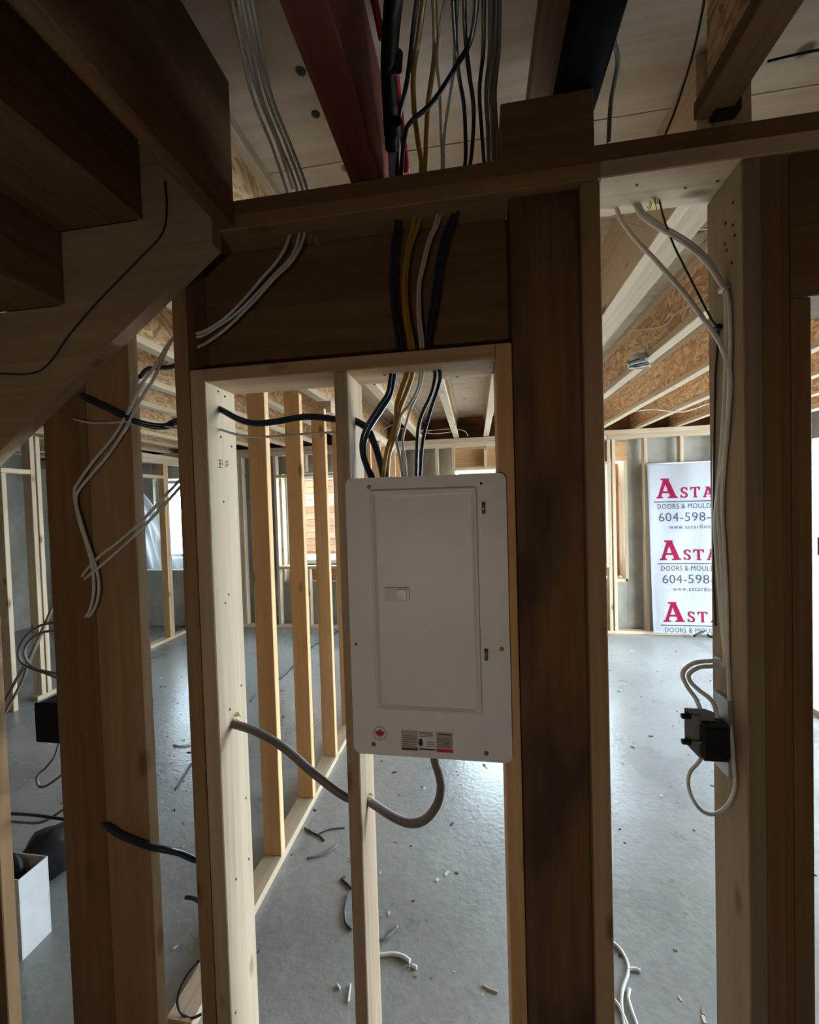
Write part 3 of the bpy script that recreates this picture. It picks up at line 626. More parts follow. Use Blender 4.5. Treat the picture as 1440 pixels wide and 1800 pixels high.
# left bundle: joist space, plate, header, through the king stud, down the flat post
TB = [((418, -90), -.30), ((446, 60), -.13), ((470, 170), -.03), ((505, 260), .03), ((534, 345), .05)]
HL1 = [(508, 418), (490, 455), (460, 490), (430, 525), (392, 562), (352, 585)]
HL2 = [(526, 414), (512, 452), (484, 482), (450, 518), (415, 552), (380, 576), (350, 592)]
HL3 = [(534, 416), (514, 458), (484, 488), (446, 530), (402, 574), (368, 600), (346, 611)]
PL1 = [(300, 598), (275, 640), (245, 682), (222, 730), (200, 768), (165, 810), (138, 848), (131, 866), (138, 910), (152, 955), (163, 1000), (165, 1040), (158, 1072), (148, 1088)]
PL2 = [(303, 612), (272, 662), (243, 710), (220, 755), (190, 800), (158, 838), (134, 872), (142, 915), (158, 965), (171, 1005), (174, 1040), (166, 1070), (152, 1089)]
def lb_path(dx, H, P=None, yb=-0.012):
    a = [atY(p[0] + dx, p[1], y) for p, y in TB] + [atY(x, y, 0.045) for x, y in H]
    if P: a += [atX(306, 594, -0.80)] + [atY(x, y, yb) for x, y in P[1:-1]] + [atY(P[-1][0], P[-1][1], 0.012)]
    else: a += [a[-1] + Vector((-0.05, 0.0, -0.02))]
    return a
cable('white cable over the header board, uppermost of the left bundle, looping down the flat post', lb_path(-10, HL1, PL1), 0.0042, WHITE_CABLE)
cable('white cable of the left bundle, second loop down the flat post', lb_path(0, HL2, PL2, -0.014), 0.0042, WHITE_CABLE)
cable('white cable over the header board, lowest of the left bundle', lb_path(8, HL3), 0.0042, WHITE_CABLE)
for i, dx in enumerate((-26, -18)):
    cable(['loose grey white cable along the subfloor, nearest the stairs', 'loose grey white cable along the subfloor, beside the left bundle'][i], [atY(p[0] + dx, p[1] - 10 * i, y + .03) for p, y in TB] , 0.0045, WHITE_CABLE)
D1 = [(322, 838), (290, 872), (250, 915), (205, 955), (178, 975), (150, 1005), (143, 1016)]
D2 = [(322, 850), (292, 884), (252, 926), (210, 966), (180, 992), (158, 1010), (146, 1020)]
for i, D in enumerate((D1, D2)):
    P = [atY(x, y, -0.008 - .004 * i) for x, y in D]; P[0] = atY(D[0][0], D[0][1], 0.05); P[-1] = atY(D[-1][0], D[-1][1], 0.012)
    cable(['white cable sloping from the king stud to the flat post, upper of two', 'white cable sloping from the king stud to the flat post, lower of two'][i], P, 0.0042, WHITE_CABLE)
# crosswise runs
H1 = [(386, 717), (420, 735), (450, 742), (490, 738), (530, 731), (560, 731), (592, 735)]
def hrun(pts, y, x0, x1): 
    P = [atY(p[0], p[1], y) for p in pts]
    return [Vector((x0, y, P[0].z + .003))] + P + [Vector((x1, y, P[-1].z))]
P = [atY(x, y, q) for x, y, q in [(138, 691, .02), (150, 698, -.01), (185, 714, -.012), (228, 735, -.012), (262, 745, .01), (290, 747, .03), (310, 738, .045)]]
base = P + [Vector((-0.76, .05, P[-1].z + .02))]
for i, d in enumerate((0, 5)):
    q = [Vector((p.x, p.y + .004 * i, p.z - .007 * i)) for p in base] + [Vector((p.x, p.y, p.z - .007 * i)) for p in hrun(H1, .06, -0.73, -0.33)]
    pin = [atY(x, y, .068) for x, y in [(627, 738), (648, 752), (659, 776), (668, 802), (676, 838)]]
    pin.append(Vector((pin[-1].x, .065, 1.735)))
    q += [p + Vector((-.006 * i, 0, -.006 * i)) for p in pin]
    cable(['navy cable crossing the left bay, upper of the pair, ending in the panel', 'navy cable crossing the left bay, lower of the pair, ending in the panel'][i], q, RN, NAVY_CABLE)
H2 = [(387, 755), (420, 765), (455, 768), (500, 766), (545, 762), (592, 760)]
P = [atY(x, y, q) for x, y, q in [(126, 735, .02), (136, 738, -.008), (160, 743, -.008), (190, 743, -.008), (228, 741, -.006), (262, 745, .02)]]
cable('single brownish white cable crossing the left bay below the navy pair', P + [Vector((-0.78, .045, P[-1].z - .02))] + hrun(H2, .06, -0.73, -0.33), 0.0034, WHITE_CABLE)
F1 = [(408, 1272), (450, 1286), (500, 1315), (550, 1358), (607, 1400)]
F2 = [(650, 1409), (690, 1435), (722, 1447), (748, 1440), (768, 1415), (775, 1385), (771, 1358), (764, 1334)]
P = hrun(F1, .062, -0.73, -0.33) + [atY(x, y, .066) for x, y in F2]; P.append(Vector((P[-1].x - .002, .06, 1.09)))
cable('thick grey service cable sagging across the left bay and up into the panel bottom', P, 0.0115, GREY_CABLE, sides=12)
# yellow foam / splinters where the service cable leaves the studs
for lab_, q, x in (('splintered hole rim with yellow fibres on the left trimmer stud', (412, 1262), -0.705), ('splintered hole rim with yellow fibres on the centre stud', (648, 1402), -0.311)):
    c = atX(q[0], q[1], x); bm = bmesh.new()
    for k in range(9):
        a = rnd.uniform(0, 2 * PI); d = Vector((rnd.uniform(.6, 1.2), math.cos(a), math.sin(a))) * rnd.uniform(.007, .014)
        tube_bm([Vector((0, math.cos(a) * .008, math.sin(a) * .008)), Vector((d.x * .6, d.y, d.z + .002)), d + Vector((0, 0, -.003))], 0.0013, 5, 3, bm)
    tag(link('splinters', mesh_from(bm, 'splinters'), COPPER, None, c), lab_, 'splinters')
for lab_, q in (('pale splinters hanging from the drilled hole over the left bundle', (552, 416)), ('yellow splinters at the black wire hole of the right bay', (1150, 354))):
    c = atZ(q[0], q[1], 2.421); bm = bmesh.new()
    for k in range(8):
        a = rnd.uniform(0, 2 * PI); l = rnd.uniform(.008, .018)
        tube_bm([Vector((math.cos(a) * .008, math.sin(a) * .008, 0.001)), Vector((math.cos(a) * .010, math.sin(a) * .010, -l * .6)), Vector((math.cos(a) * .016, math.sin(a) * .016, -l))], 0.0013, 5, 3, bm)
    tag(link('splinters', mesh_from(bm, 'splinters'), COPPER if q[0] > 1000 else W(SPF, 'Z'), None, c), lab_, 'splinters')
# lower left runs
cable('thick navy cable leaving the flat post low down', [atY(178, 1444, .02)] + tr([(192, 1455), (215, 1470), (262, 1488), (288, 1493)], -.012) + [atY(318, 1500, .02), atY(348, 1512, .05)] + [Vector((-0.78, .05, atY(350, 1513, .03).z))], 0.0085, NAVY_CABLE, sides=10)
cable('thin black cable looping near the floor beside the king stud', tr([(352, 1686), (330, 1712), (316, 1740), (312, 1764), (320, 1782), (336, 1790), (356, 1782)], .16), 0.004, BLACK_CABLE)
cable('frayed black cable end poking out beside the king stud', tr([(356, 1590), (342, 1580), (326, 1577)], .2), 0.006, BLACK_CABLE)
cable('black cable crossing the left gap at waist height, upper of two', tr([(-20, 1429), (50, 1432), (112, 1440)], .06) + [atY(140, 1442, .06)], 0.0046, BLACK_CABLE)
cable('brown black cable crossing the left gap, sagging below the black one', tr([(-20, 1440), (30, 1445), (70, 1446), (95, 1434), (112, 1423)], .07) + [atY(140, 1410, .07)], 0.0040, GREY_CABLE)
for i, pts in enumerate(([(98, 1094), (70, 1100), (46, 1118), (33, 1142), (36, 1162), (55, 1175), (82, 1184), (104, 1193)], [(98, 1108), (74, 1112), (52, 1126), (43, 1146), (50, 1165), (68, 1177), (104, 1185)])):
    cable(['grey cable loop left of the flat post, outer of two', 'grey cable loop left of the flat post, inner of two'][i], tr(pts, .07) , 0.004, GREY_CABLE)
cable('grey cable slanting down to the left edge behind the loops', tr([(96, 1060), (72, 1112), (50, 1160), (30, 1192), (-8, 1262)], .09), 0.0045, GREY_CABLE)
cable('second grey cable slanting down to the left edge, ending lower', tr([(92, 1068), (66, 1130), (48, 1172), (36, 1204), (-4, 1276)], .095), 0.0045, GREY_CABLE)
cable('grey black cable loop hanging under the black box', tr([(104, 1306), (96, 1330), (80, 1350), (66, 1364), (68, 1380), (80, 1382), (110, 1362)], .06), 0.004, GREY_CABLE)
bb = thing('junction_box', 'black plastic junction box on the left edge of the flat post', 'junction box', (-1.262, 0.05, 1.02))
board('body', -1.305, -1.224, 0.01, 0.10, 1.022, 1.135, BLACK, bb, 0.004); board('cover', -1.308, -1.2245, 0.003, 0.0098, 1.019, 1.138, BLACK, bb, 0.003)
cable('thin black wire lying across the face of the stair stringer', tr([(290, 318), (293, 368), (284, 412), (240, 460), (172, 530), (122, 588), (70, 652), (-10, 657)], -.0435), 0.0022, BLACK_CABLE)
cable('black pipe insulation strip seen high in the gap beside the king stud', [Vector((-1.62, .6, 2.50))] + tr([(236, 660), (262, 648), (320, 636)], .6) + [Vector((-1.16, .6, 2.50))], 0.010, BLACK_CABLE, cat='pipe', name='pipe')

# ================================================================== RIGHT BAY
def side(pts, off=.006): return [atX(px, py, 0.59 - off) for px, py in pts]
def plate_hole(q): p = atZ(q[0], q[1], 2.42); return [Vector((p.x, p.y, 2.52)), p]
V1 = [(1276, 520), (1277, 600), (1274, 700), (1268, 800), (1262, 880), (1268, 970), (1272, 1060), (1275, 1158)]
V2 = [(1283, 655), (1281, 720), (1274, 800), (1263, 862), (1258, 930), (1264, 1020), (1270, 1100), (1276, 1166)]
loopA = [(1262, 1162), (1226, 1164), (1206, 1174), (1200, 1188), (1209, 1208), (1222, 1226), (1230, 1244), (1236, 1266)]
loopB = [(1260, 1170), (1230, 1173), (1212, 1184), (1214, 1198), (1230, 1214), (1246, 1226), (1256, 1240), (1262, 1268)]
def trans_loop(pts): return [atY(x, y, .083 - .012 * i / len(pts)) for i, (x, y) in enumerate(pts)]
c1 = plate_hole((1085, 368)) + [atY(x, y, yy) for (x, y), yy in zip([(1110, 412), (1150, 455), (1200, 512), (1240, 565), (1266, 604)], (.10, .09, .075, .06, .055))] + side(V2) + trans_loop(loopA)
cable('white cable from the leftmost hole of the right bay down to the transformer', c1, 0.0052, WHITE_CABLE)
c2 = plate_hole((1118, 362)) + [atY(x, y, yy) for (x, y), yy in zip([(1148, 394), (1198, 424), (1238, 456), (1262, 490)], (.10, .09, .075, .065))] + side(V1) + trans_loop(loopB)
cable('white cable from the middle hole of the right bay down to the transformer', c2, 0.0052, WHITE_CABLE)
V3 = [(1281, 525), (1284, 600), (1281, 700), (1276, 790), (1270, 880), (1274, 970), (1278, 1060), (1280, 1160), (1284, 1260), (1290, 1340), (1292, 1384), (1280, 1414)]
c3 = plate_hole((1124, 360)) + [atY(x, y, yy) for (x, y), yy in zip([(1154, 390), (1204, 420), (1242, 452), (1266, 490)], (.105, .095, .08, .07))] + side(V3, .005) + [atY(x, y, .075) for x, y in [(1262, 1429), (1246, 1431), (1230, 1422), (1216, 1400), (1210, 1376), (1214, 1356), (1228, 1340), (1240, 1322)]]
cable('white cable down the right stud that loops up into the transformer bottom', c3, 0.0042, WHITE_CABLE)
c4 = plate_hole((1160, 353)) + [atY(x, y, yy) for (x, y), yy in zip([(1180, 420), (1214, 490), (1250, 560)], (.095, .085, .07))] + side([(1262, 582), (1258, 660), (1256, 760), (1254, 880), (1254, 1000), (1258, 1100)], .004)
cable('thin black wire from the rightmost hole of the right bay', c4, 0.0024, BLACK_CABLE)
for i, q in enumerate(((1266, 577), (1278, 507), (1270, 1160))):
    c = atX(q[0], q[1], 0.59); s = tag(link('cable_staple', mesh_from(box_bm(0.014, 0.03, 0.014, 0.004), 'cable_staple'), BLACK if i == 0 else GALV, None, c - Vector((.007, 0, 0))), ['black cable clip high on the right stud', 'metal cable staple just under the right top plate', 'metal cable staple just above the transformer'][i], 'clip')
# transformer
TC = Vector((0.545, 0.078, 1.12))
tf = thing('doorbell_transformer', 'small black transformer on a grey bracket on the right stud', 'transformer', TC)
bk = board('bracket', 0.577, 0.588, 0.05, 0.112, 1.02, 1.205, GALV, tf, 0.001)
bm = poly_bm([(0.0, 0.0), (0.0, 0.112), (-0.02, 0.12), (-0.066, 0.12), (-0.066, 0.036), (-0.034, 0.0)], 0.003); link('face_plate', mesh_from(bm, 'face_plate'), GALV, tf, (0.550, 0.052, 1.064))
board('coil', 0.516, 0.576, 0.035, 0.095, 1.070, 1.150, BLACK, tf, 0.005)
for k in range(5): board('lamination', 0.519, 0.573, 0.038 + .011 * k, 0.045 + .011 * k, 1.066, 1.156, plain('core_steel', (0.03, 0.03, 0.032), 0.5, 0.4), tf, 0.001)
for zz in (1.106, 1.168): 
    bo = link('bolt', mesh_from(cyl_bm(0.0065, 0.02, 12, 'X', 0.001), 'bolt'), BLACK, tf, (0.484, 0.046, zz)); link('bolt_shank', mesh_from(cyl_bm(0.003, 0.03, 8, 'X'), 'bolt_shank'), GALV, bo, (0.503, 0.046, zz))
link('mounting_screw', mesh_from(cyl_bm(0.006, 0.004, 12, 'X', 0.001), 'mounting_screw'), STEEL, tf, (0.5755, 0.085, 1.045))

# ================================================================== PIPES ABOVE
def ap(p, y): return atY(p[0], p[1], y)
dp = thing('drain_pipe', 'black plastic drain pipe beside the dark red beam', 'pipe', ap((690, 308), .07))
P = [ap((692, 312), .07), ap((690, 262), .04), ap((686, 190), -.03), ap((684, 110), -.12), ap((692, 0), -.22), ap((706, -90), -.30)]
bm = tube_bm([p - P[0] for p in P[1:]], 0.0185, 14); link('pipe', mesh_from(bm, 'pipe'), BLACK, dp, P[0])
bm = tube_bm([Vector((0, 0, -.05)), P[1] - P[0]], 0.012, 12); link('pipe_stub', mesh_from(bm, 'pipe_stub'), plain('blue_grey_pipe', (0.25, 0.32, 0.45), 0.25), dp, P[0])
for a_, b_ in (((690, 212), (691, 236)), ((690, 92), (689, 122))):
    A = ap(a_, -.02 if a_[1] > 150 else -.13); B = ap(b_, .005 if a_[1] > 150 else -.105); bm = tube_bm([A - P[0], B - P[0]], 0.023, 14); link('coupling', mesh_from(bm, 'coupling'), BLACK, dp, P[0])
cable('bright red water pipe behind the black drain pipe', [ap((716, 305), .10), ap((706, 220), .06), ap((697, 140), .0), ap((676, -60), -.19)], 0.0085, REDP, name='water_pipe', cat='pipe', sides=12)
cable('second red water pipe, the one nearer the dark red beam', [ap((672, 70), -.08), ap((658, 0), -.12), ap((640, -80), -.19)], 0.0085, REDP, name='water_pipe', cat='pipe', sides=12)
dt = board('black_duct', 0.216, 0.31, -1.6, 0.1, 2.634, 2.798, plain('matt_black', (0.006, 0.006, 0.006), 0.8, spec=0.1), None, 0.004); tag(dt, 'black duct in the joist bay above the wood block', 'duct')
cable('dark cable hanging down to the top plate right of the wood block', [ap((1070, -80), -.2), ap((1078, 60), -.08), ap((1086, 110), -.02), ap((1074, 180), .05), ap((1070, 252), .07)], 0.005, GREY_CABLE)
cable('thin dark wire along the joist high on the right', [ap((1250, -60), -.2), ap((1222, 80), -.08), ap((1192, 180), .0), ap((1170, 236), .02)], 0.0025, BLACK_CABLE)
for i, zz in enumerate((0,)):
    tag(board('joist_hanger', 0.515, 0.566, -0.045, -0.0185, 2.492, 2.56, BLACK, None, 0.002), 'dark metal joist hanger at the end of the right joist', 'bracket')
cable('thin dark wire across the subfloor at the upper right corner', [ap((1350, 108), -.03), ap((1400, 96), -.03), ap((1460, 84), -.04)], 0.0025, BLACK_CABLE)

# ================================================================== BACK ROOM THINGS
# banner
BX, BZ0, BZ1 = 2.035, 0.05, 2.075
bn = thing('vinyl_banner', 'white vinyl banner with crimson lettering hung on the back wall', 'banner', (BX, 4.36, BZ0))
BW, BH = 1.25, BZ1 - BZ0
def ban(u, v):   # u right, v up from the bottom; gentle ripples, bottom hangs out towards us
    lean = 0.10 * (1 - v / BH) ** 1.4
    return Vector((u + 0.03 * (1 - v / BH), -lean * (0.35 + 0.65 * u / BW) - 0.006 * math.sin(9 * u + 1.5 * v) - 0.004 * math.sin(17 * u - 3 * v), v))
bm = bmesh.new(); NU, NV = 40, 60
g = [[bm.verts.new(ban(BW * i / NU, BH * j / NV)) for i in range(NU + 1)] for j in range(NV + 1)]
for j in range(NV):
    for i in range(NU): f = bm.faces.new((g[j][i], g[j][i + 1], g[j + 1][i + 1], g[j + 1][i])); f.smooth = True
bmesh.ops.solidify(bm, geom=list(bm.faces), thickness=0.0015)
link('sheet', mesh_from(bm, 'sheet'), BANNER, bn, (BX, 4.36, BZ0))
link('top_hem', mesh_from(tube_bm([ban(-0.02, BH - .01) + Vector((0, -.004, 0)), ban(BW, BH - .01) + Vector((0, -.004, 0))], 0.008, 8), 'top_hem'), BANNER, bn, (BX, 4.36, BZ0))
# serif capitals drawn as outlines in a unit box (height 1)
GLY = {
 'A': ([[(0, 0), (.34, 0), (.34, .07), (.25, .09), (.30, .26), (.62, .26), (.67, .09), (.56, .07), (.56, 0), (1.0, 0), (1.0, .07), (.93, .09), (.62, .93), (.66, 1.0), (.22, 1.0), (.25, .93), (.36, .90), (.09, .09), (0, .07)]], 1.0),
 'S': ([[(.06, .30), (0, .30), (0, .02), (.07, .02), (.10, .07), (.24, 0), (.42, 0), (.60, .10), (.62, .34), (.50, .50), (.22, .64), (.20, .80), (.30, .90), (.42, .88), (.54, .68), (.60, .68), (.60, .98), (.54, .98), (.50, .93), (.38, 1.0), (.20, 1.0), (.04, .88), (.03, .66), (.16, .50), (.42, .36), (.44, .20), (.34, .09), (.22, .10)]], .64),
 'T': ([[(.22, 0), (.62, 0), (.62, .07), (.52, .09), (.52, .90), (.70, .88), (.77, .70), (.84, .70), (.84, 1.0), (0, 1.0), (0, .70), (.07, .70), (.14, .88), (.32, .90), (.32, .09), (.22, .07)]], .84),
 'R': ([[(0, 0), (.36, 0), (.36, .07), (.28, .09), (.28, .42), (.40, .42), (.62, 0), (.90, 0), (.90, .07), (.82, .09), (.62, .46), (.74, .58), (.74, .86), (.60, 1.0), (0, 1.0), (0, .93), (.08, .91), (.08, .09), (0, .07)]], .92)}
HOLES = {'A': [(.34, .36), (.58, .36), (.46, .74)], 'R': [(.28, .54), (.46, .54), (.54, .62), (.54, .80), (.46, .88), (.28, .88)]}
def glyph(ch, u0, v0, h, name, mat, parent):
    outl, wdt = GLY[ch]
    bm = bmesh.new()
    edges = []
    for ring in outl + ([HOLES[ch]] if ch in HOLES else []):
        vs = [bm.verts.new((x, 0, y)) for x, y in ring]
        edges += [bm.edges.new((vs[i], vs[(i + 1) % len(vs)])) for i in range(len(vs))]
    bmesh.ops.triangle_fill(bm, use_beauty=True, edges=edges)
    for v in bm.verts:
        p = ban(u0 + v.co.x * h, v0 + v.co.z * h); v.co = p + Vector((0, -0.0025, 0))
    link(name, mesh_from(bm, name), mat, parent, (BX, 4.36, BZ0)); return wdt * h
def text_mesh(s, size, spacing=1.0):
    cu = bpy.data.curves.new('t', 'FONT'); cu.body = s; cu.size = size; cu.space_character = spacing; cu.resolution_u = 3
    o = bpy.data.objects.new('t', cu); COL.objects.link(o)
    dg = bpy.context.evaluated_depsgraph_get(); m = bpy.data.meshes.new_from_object(o.evaluated_get(dg))
    bpy.data.objects.remove(o); bpy.data.curves.remove(cu); m.materials.clear(); return m
def btext(s, u0, v0, size, spacing, width=None, name='lettering'):
    m = text_mesh(s, size, spacing)
    xs = [v.co.x for v in m.vertices]; k = (width / (max(xs) - min(xs))) if width else 1.0; x0 = min(xs)
    for v in m.vertices: v.co = ban(u0 + (v.co.x - x0) * k, v0 + v.co.y) + Vector((0, -0.0025, 0))
    link(name, m, PRINT_GREY, bn, (BX, 4.36, BZ0))
def brule(u0, u1, v0, v1):
    bm = bmesh.new(); n = 24
    lo = [bm.verts.new(ban(u0 + (u1 - u0) * i / n, v0) + Vector((0, -.0025, 0))) for i in range(n + 1)]; hi = [bm.verts.new(ban(u0 + (u1 - u0) * i / n, v1) + Vector((0, -.0025, 0))) for i in range(n + 1)]
    for i in range(n): bm.faces.new((lo[i], lo[i + 1], hi[i + 1], hi[i]))
    link('rule', mesh_from(bm, 'rule'), PRINT_GREY, bn, (BX, 4.36, BZ0))
for k, vb in enumerate((1.60, 0.865, 0.135)):
    u = 0.09 if k == 0 else (0.10 if k == 1 else 0.11)
    glyph('A', u, vb, 0.235, 'letter', PRINT_RED, bn)
    x = u + 0.265
    for ch in 'STAR': x += glyph(ch, x, vb, 0.125, 'letter', PRINT_RED, bn) + 0.026
    brule(u - 0.03, x, vb - 0.048, vb - 0.036)
    btext('DOORS & MOULDINGS', u + 0.01, vb - 0.125, 0.085, 1.1, 0.73)
    if k < 2:
        btext('604-598-0', u + 0.02, vb - 0.275, 0.15, 1.05, 0.63)
        btext('www.astardoor', u + 0.13, vb - 0.365, 0.075, 1.25, 0.47)
# tool / cord lying by the banner
cable('curled black strap lying at the foot of the banner', [atZ(1220, 1118, .03), atZ(1243, 1106, .10), atZ(1252, 1096, .14), atZ(1262, 1100, .12), atZ(1258, 1118, .03), atZ(1246, 1118, .02), atZ(1244, 1108, .08)], 0.012, BLACK, name='strap', cat='strap')
# plastic sheet in front of the far left window
bm = bmesh.new(); NU, NV = 36, 40; pg = []
for j in range(NV + 1):
    row = []
    for i in range(NU + 1):
        u, v = i / NU, j / NV
        x = -4.95 + 0.95 * u * (0.10 + 0.90 * v ** 0.8)
        row.append(bm.verts.new((x, 4.28 - 0.10 * v + 0.05 * math.sin(12 * u + 3 * v) + 0.03 * math.sin(29 * u - 4 * v), 2.14 - 1.28 * v)))
    pg.append(row)
for j in range(NV):
    for i in range(NU): f = bm.faces.new((pg[j][i], pg[j][i + 1], pg[j + 1][i + 1], pg[j + 1][i])); f.smooth = True
tag(link('plastic_sheet', mesh_from(bm, 'plastic_sheet'), POLY, None), 'clear blue tinted plastic sheet hung beside the narrow far left window', 'plastic sheet')
lg = board('ledge', -5.74, -4.06, 4.36, 4.54, 0, 0.82, CONC, None, 0.01); tag(lg, 'low grey concrete ledge under the plastic sheet', kind='structure')
# wires on the joists of the back room
def far(label, pts, z=None, r=0.004, mat=WHITE_CABLE, y=None): cable(label, [atZ(px, py, z) if z else atY(px, py, y) for px, py in pts], r, mat, n=5, sides=6)
far('white wire strung below the joists above the panel, upper strand', [(690, 752), (745, 757), (790, 754), (815, 757), (823, 766)], y=3.9)
far('white wire strung below the joists above the panel, lower strand', [(668, 758), (700, 745), (752, 761), (780, 761), (805, 757)], y=3.95)
far('white wire along the joist web in the right bay, upper', [(1070, 375), (1120, 398), (1190, 404), (1250, 402)], y=.5, r=.003)
cable('white wire looping on the joist web in the right bay', [atX(px, py, 1.035) for px, py in [(1115, 580), (1150, 577), (1172, 570), (1190, 550), (1225, 530), (1250, 516)]], .004, WHITE_CABLE, n=5, sides=6)
far('white wire lying low across the right bay joists', [(1105, 724), (1150, 720), (1200, 724), (1250, 708)], y=3.4, r=.005)
pl_ = thing('ceiling_box', 'round grey electrical box with white wires on a joist in the right bay', 'junction box', atX(1123, 632, 0.985))
c = atX(1123, 632, 0.985)
bm = cyl_bm(0.05, 0.05, 16, 'Z', 0.006); link('box', mesh_from(bm, 'box'), GALV, pl_, c)
for k in range(4):
    a = k * 1.5; link('wire_coil', mesh_from(tube_bm([Vector((.06 * math.cos(t + a), .05 * math.sin(t + a), -.03 - .008 * k + .004 * t)) for t in (0, 1, 2, 3, 4, 5)], 0.004, 6), 'wire_coil'), WHITE_CABLE if k % 2 else BLACK_CABLE, pl_, c)
link('wire_tail', mesh_from(tube_bm([Vector((.02, 0, 0)), Vector((.04, 0, .06)), Vector((-.02, 0, .12))], 0.006, 6), 'wire_tail'), WHITE_CABLE, pl_, c)
ob = thing('outlet_box', 'black outlet box on the stud past the door opening', 'outlet box', (2.485, 2.40, 1.22))
board('box', 2.44, 2.52, 2.37, 2.418, 1.225, 1.355, BLACK, ob, 0.003); board('box_rim', 2.435, 2.525, 2.364, 2.3695, 1.22, 1.36, GALV, ob, 0.002)

# ================================================================== FLOOR THINGS
wbx = thing('white_box', 'white cardboard box standing on the floor at the far left', 'box', (-1.86, 0.33, 0))
c = atZ(45, 1690, 0)
CARD = plain('white_carton', (0.5, 0.49, 0.47), 0.7, var=0.05)
BXa, BXb, BYa, BYb, BZt = -1.98, -1.745, 0.262, 0.372, 0.312
board('box_side', BXa, BXb, BYa, BYa + .004, 0.0, BZt, CARD, wbx, 0)
board('box_side', BXb - .004, BXb, BYa + .0045, BYb - .0045, 0.0, BZt, CARD, wbx, 0); board('box_side', BXa, BXa + .004, BYa + .0045, BYb - .0045, 0.0, BZt, CARD, wbx, 0); board('box_side', BXa, BXb, BYb - .004, BYb, 0.0, BZt, CARD, wbx, 0)
board('box_bottom', BXa + .0045, BXb - .0045, BYa + .0045, BYb - .0045, 0.001, 0.005, CARD, wbx, 0)
def bag(label, loc, sx, sy, sz, mat, seed):
    bm = bmesh.new(); bmesh.ops.create_icosphere(bm, subdivisions=4, radius=1.0)
    for v in bm.verts:
        n = noise.noise(v.co * 1.7 + Vector((seed, 0, 0))) * .22 + noise.noise(v.co * 5 + Vector((0, seed, 0))) * .07
        v.co = Vector((v.co.x * sx, v.co.y * sy, v.co.z * sz)) * (1 + n)
        if v.co.z < -sz * .75: v.co.z = -sz * .75
    o = link('plastic_bag', mesh_from(bm, 'plastic_bag', True), mat, None, Vector(loc) + Vector((0, 0, sz * .75))); return tag(o, label, 'bag')
bag('crumpled black plastic bag inside the white box', (-1.855, 0.318, 0.008), 0.075, 0.036, 0.19, BLACK, 3.1)
bag('crumpled black plastic bag on the floor behind the white box', (-2.03, 0.62, 0.001), 0.12, 0.12, 0.11, BLACK, 8.3)
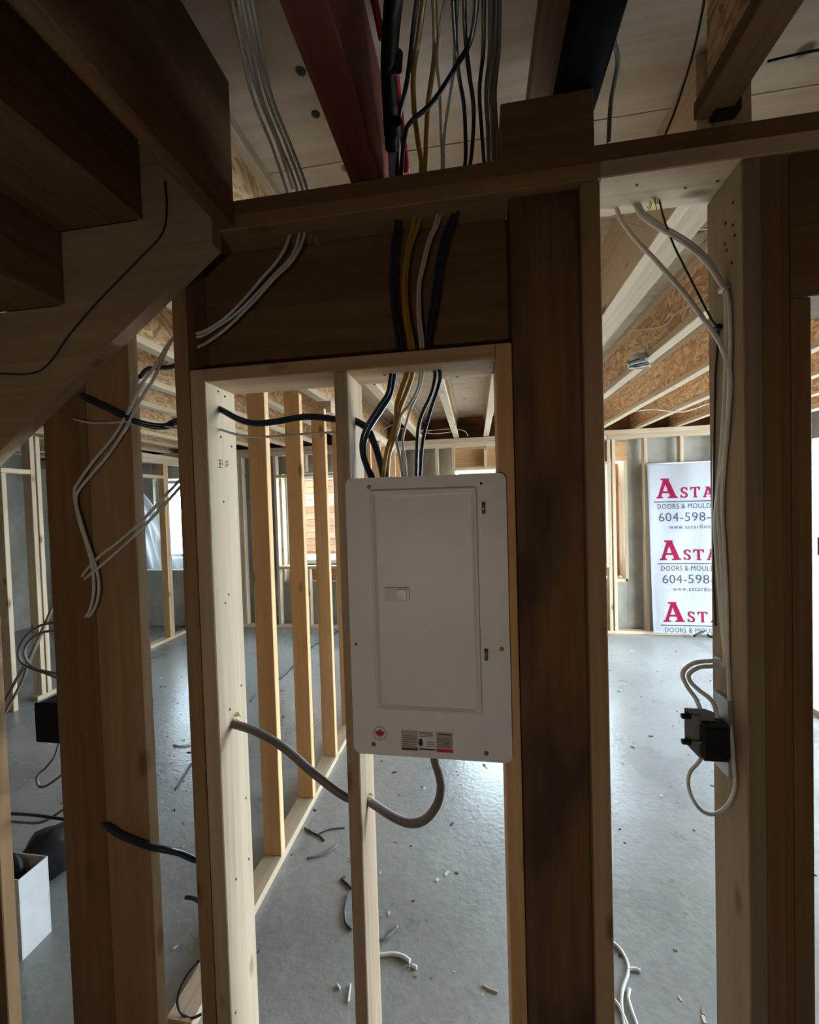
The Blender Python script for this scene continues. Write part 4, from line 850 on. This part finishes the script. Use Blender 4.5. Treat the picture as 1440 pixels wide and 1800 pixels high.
# cable offcuts
OFF = [
 ('curved black cable offcut by the partition plate, nearest the plate', [(535, 1455), (550, 1464), (562, 1470), (570, 1478)], BLACK_CABLE, .004),
 ('thin black cable offcut running towards the centre stud', [(560, 1466), (580, 1458), (606, 1455)], BLACK_CABLE, .003),
 ('grey cable offcut curved like a bow beside the centre stud', [(540, 1508), (558, 1505), (575, 1498), (592, 1486)], GREY_CABLE, .005),
 ('dark cable offcut peeking out left of the centre stud', [(600, 1545), (612, 1556), (618, 1562)], BLACK_CABLE, .005),
 ('blue grey cable offcut curled behind the centre stud', [(612, 1570), (606, 1595), (608, 1622), (618, 1634)], NAVY_CABLE, .005),
 ('dark grey cable offcut curving out right of the centre stud', [(662, 1652), (676, 1650), (688, 1640), (699, 1628)], GREY_CABLE, .005),
 ('fat white cable offcut right of the centre stud', [(660, 1680), (690, 1677), (708, 1681), (721, 1690)], WHITE_CABLE, .007),
 ('short white cable stub at the end of the fat offcut', [(723, 1697), (733, 1701)], WHITE_CABLE, .006),
 ('white cable offcut standing beside the centre stud foot', [(612, 1762), (614, 1745), (616, 1730)], WHITE_CABLE, .004),
 ('tiny white cable stub left of the centre stud foot', [(592, 1730), (598, 1738)], WHITE_CABLE, .004),
 ('pale wood sliver on the floor beside the dark post', [(848, 1731), (862, 1739), (876, 1744)], W(SPF, 'X'), .003),
 ('thin black cable offcut on the left floor, long and straight', [(308, 1388), (322, 1365), (336, 1342)], BLACK_CABLE, .005),
 ('white cable offcut on the left floor beyond the flat post', [(305, 1309), (318, 1311), (336, 1308)], WHITE_CABLE, .006),
 ('thin black cable on the far floor between the orange studs, left piece', [(488, 1196), (505, 1182), (524, 1160), (532, 1150)], BLACK_CABLE, .006),
 ('thin black cable on the far floor between the orange studs, right piece', [(545, 1140), (562, 1128), (580, 1120), (600, 1105)], BLACK_CABLE, .006),
 ('thin dark cable on the floor behind the first orange stud', [(440, 1234), (452, 1222), (466, 1212)], NAVY_CABLE, .005)]
for lb_, pts, mat, r in OFF: cable(lb_, [atZ(x, y, r + .0005) for x, y in pts], r, mat, name='cable_offcut', cat='cable offcut', group='cable offcuts on the floor', sides=6, n=5)
for i, pts in enumerate(([(1072, 1652), (1090, 1668), (1103, 1692), (1104, 1712), (1096, 1735), (1093, 1765), (1100, 1815)], [(1104, 1704), (1116, 1703), (1126, 1707)], [(1074, 1752), (1088, 1768), (1102, 1800), (1106, 1815)], [(1107, 1738), (1105, 1755), (1112, 1780), (1124, 1812)])):
    cable(['long white cable winding over the floor at the foot of the right bay', 'short white cable end branching off beside the winding cable', 'white cable on the floor closest to the dark post', 'white cable on the floor right of the winding cable'][i], [atZ(x, y, .006) for x, y in pts], .0055, WHITE_CABLE, name='cable', cat='cable', sides=6)
# chips, sawdust, nails: too many and too small to count
bm = bmesh.new()
for k in range(620):
    x = rnd.uniform(-3.2, 2.2); y = rnd.uniform(0.2, 4.3)
    s = rnd.uniform(.003, .010); a = rnd.uniform(0, PI)
    b = box_bm(s * rnd.uniform(1, 3.2), s, s * .5)
    bmesh.ops.rotate(b, verts=b.verts, matrix=Matrix.Rotation(a, 3, 'Z'))
    for v in b.verts: v.co += Vector((x, y, s * .25 + .0002))
    for f in b.faces: f.material_index = k % 3
    t = bpy.data.meshes.new('t'); b.to_mesh(t); b.free(); bm.from_mesh(t); bpy.data.meshes.remove(t)
m = mesh_from(bm, 'debris')
for mm in (plain('chip_wood', (0.35, 0.25, 0.15), 0.8), plain('chip_dark', (0.05, 0.045, 0.04), 0.7), plain('chip_white', (0.6, 0.58, 0.54), 0.6)): m.materials.append(mm)
tag(link('debris', m), 'scattered wood chips and scraps on the concrete floor', 'debris', kind='stuff')
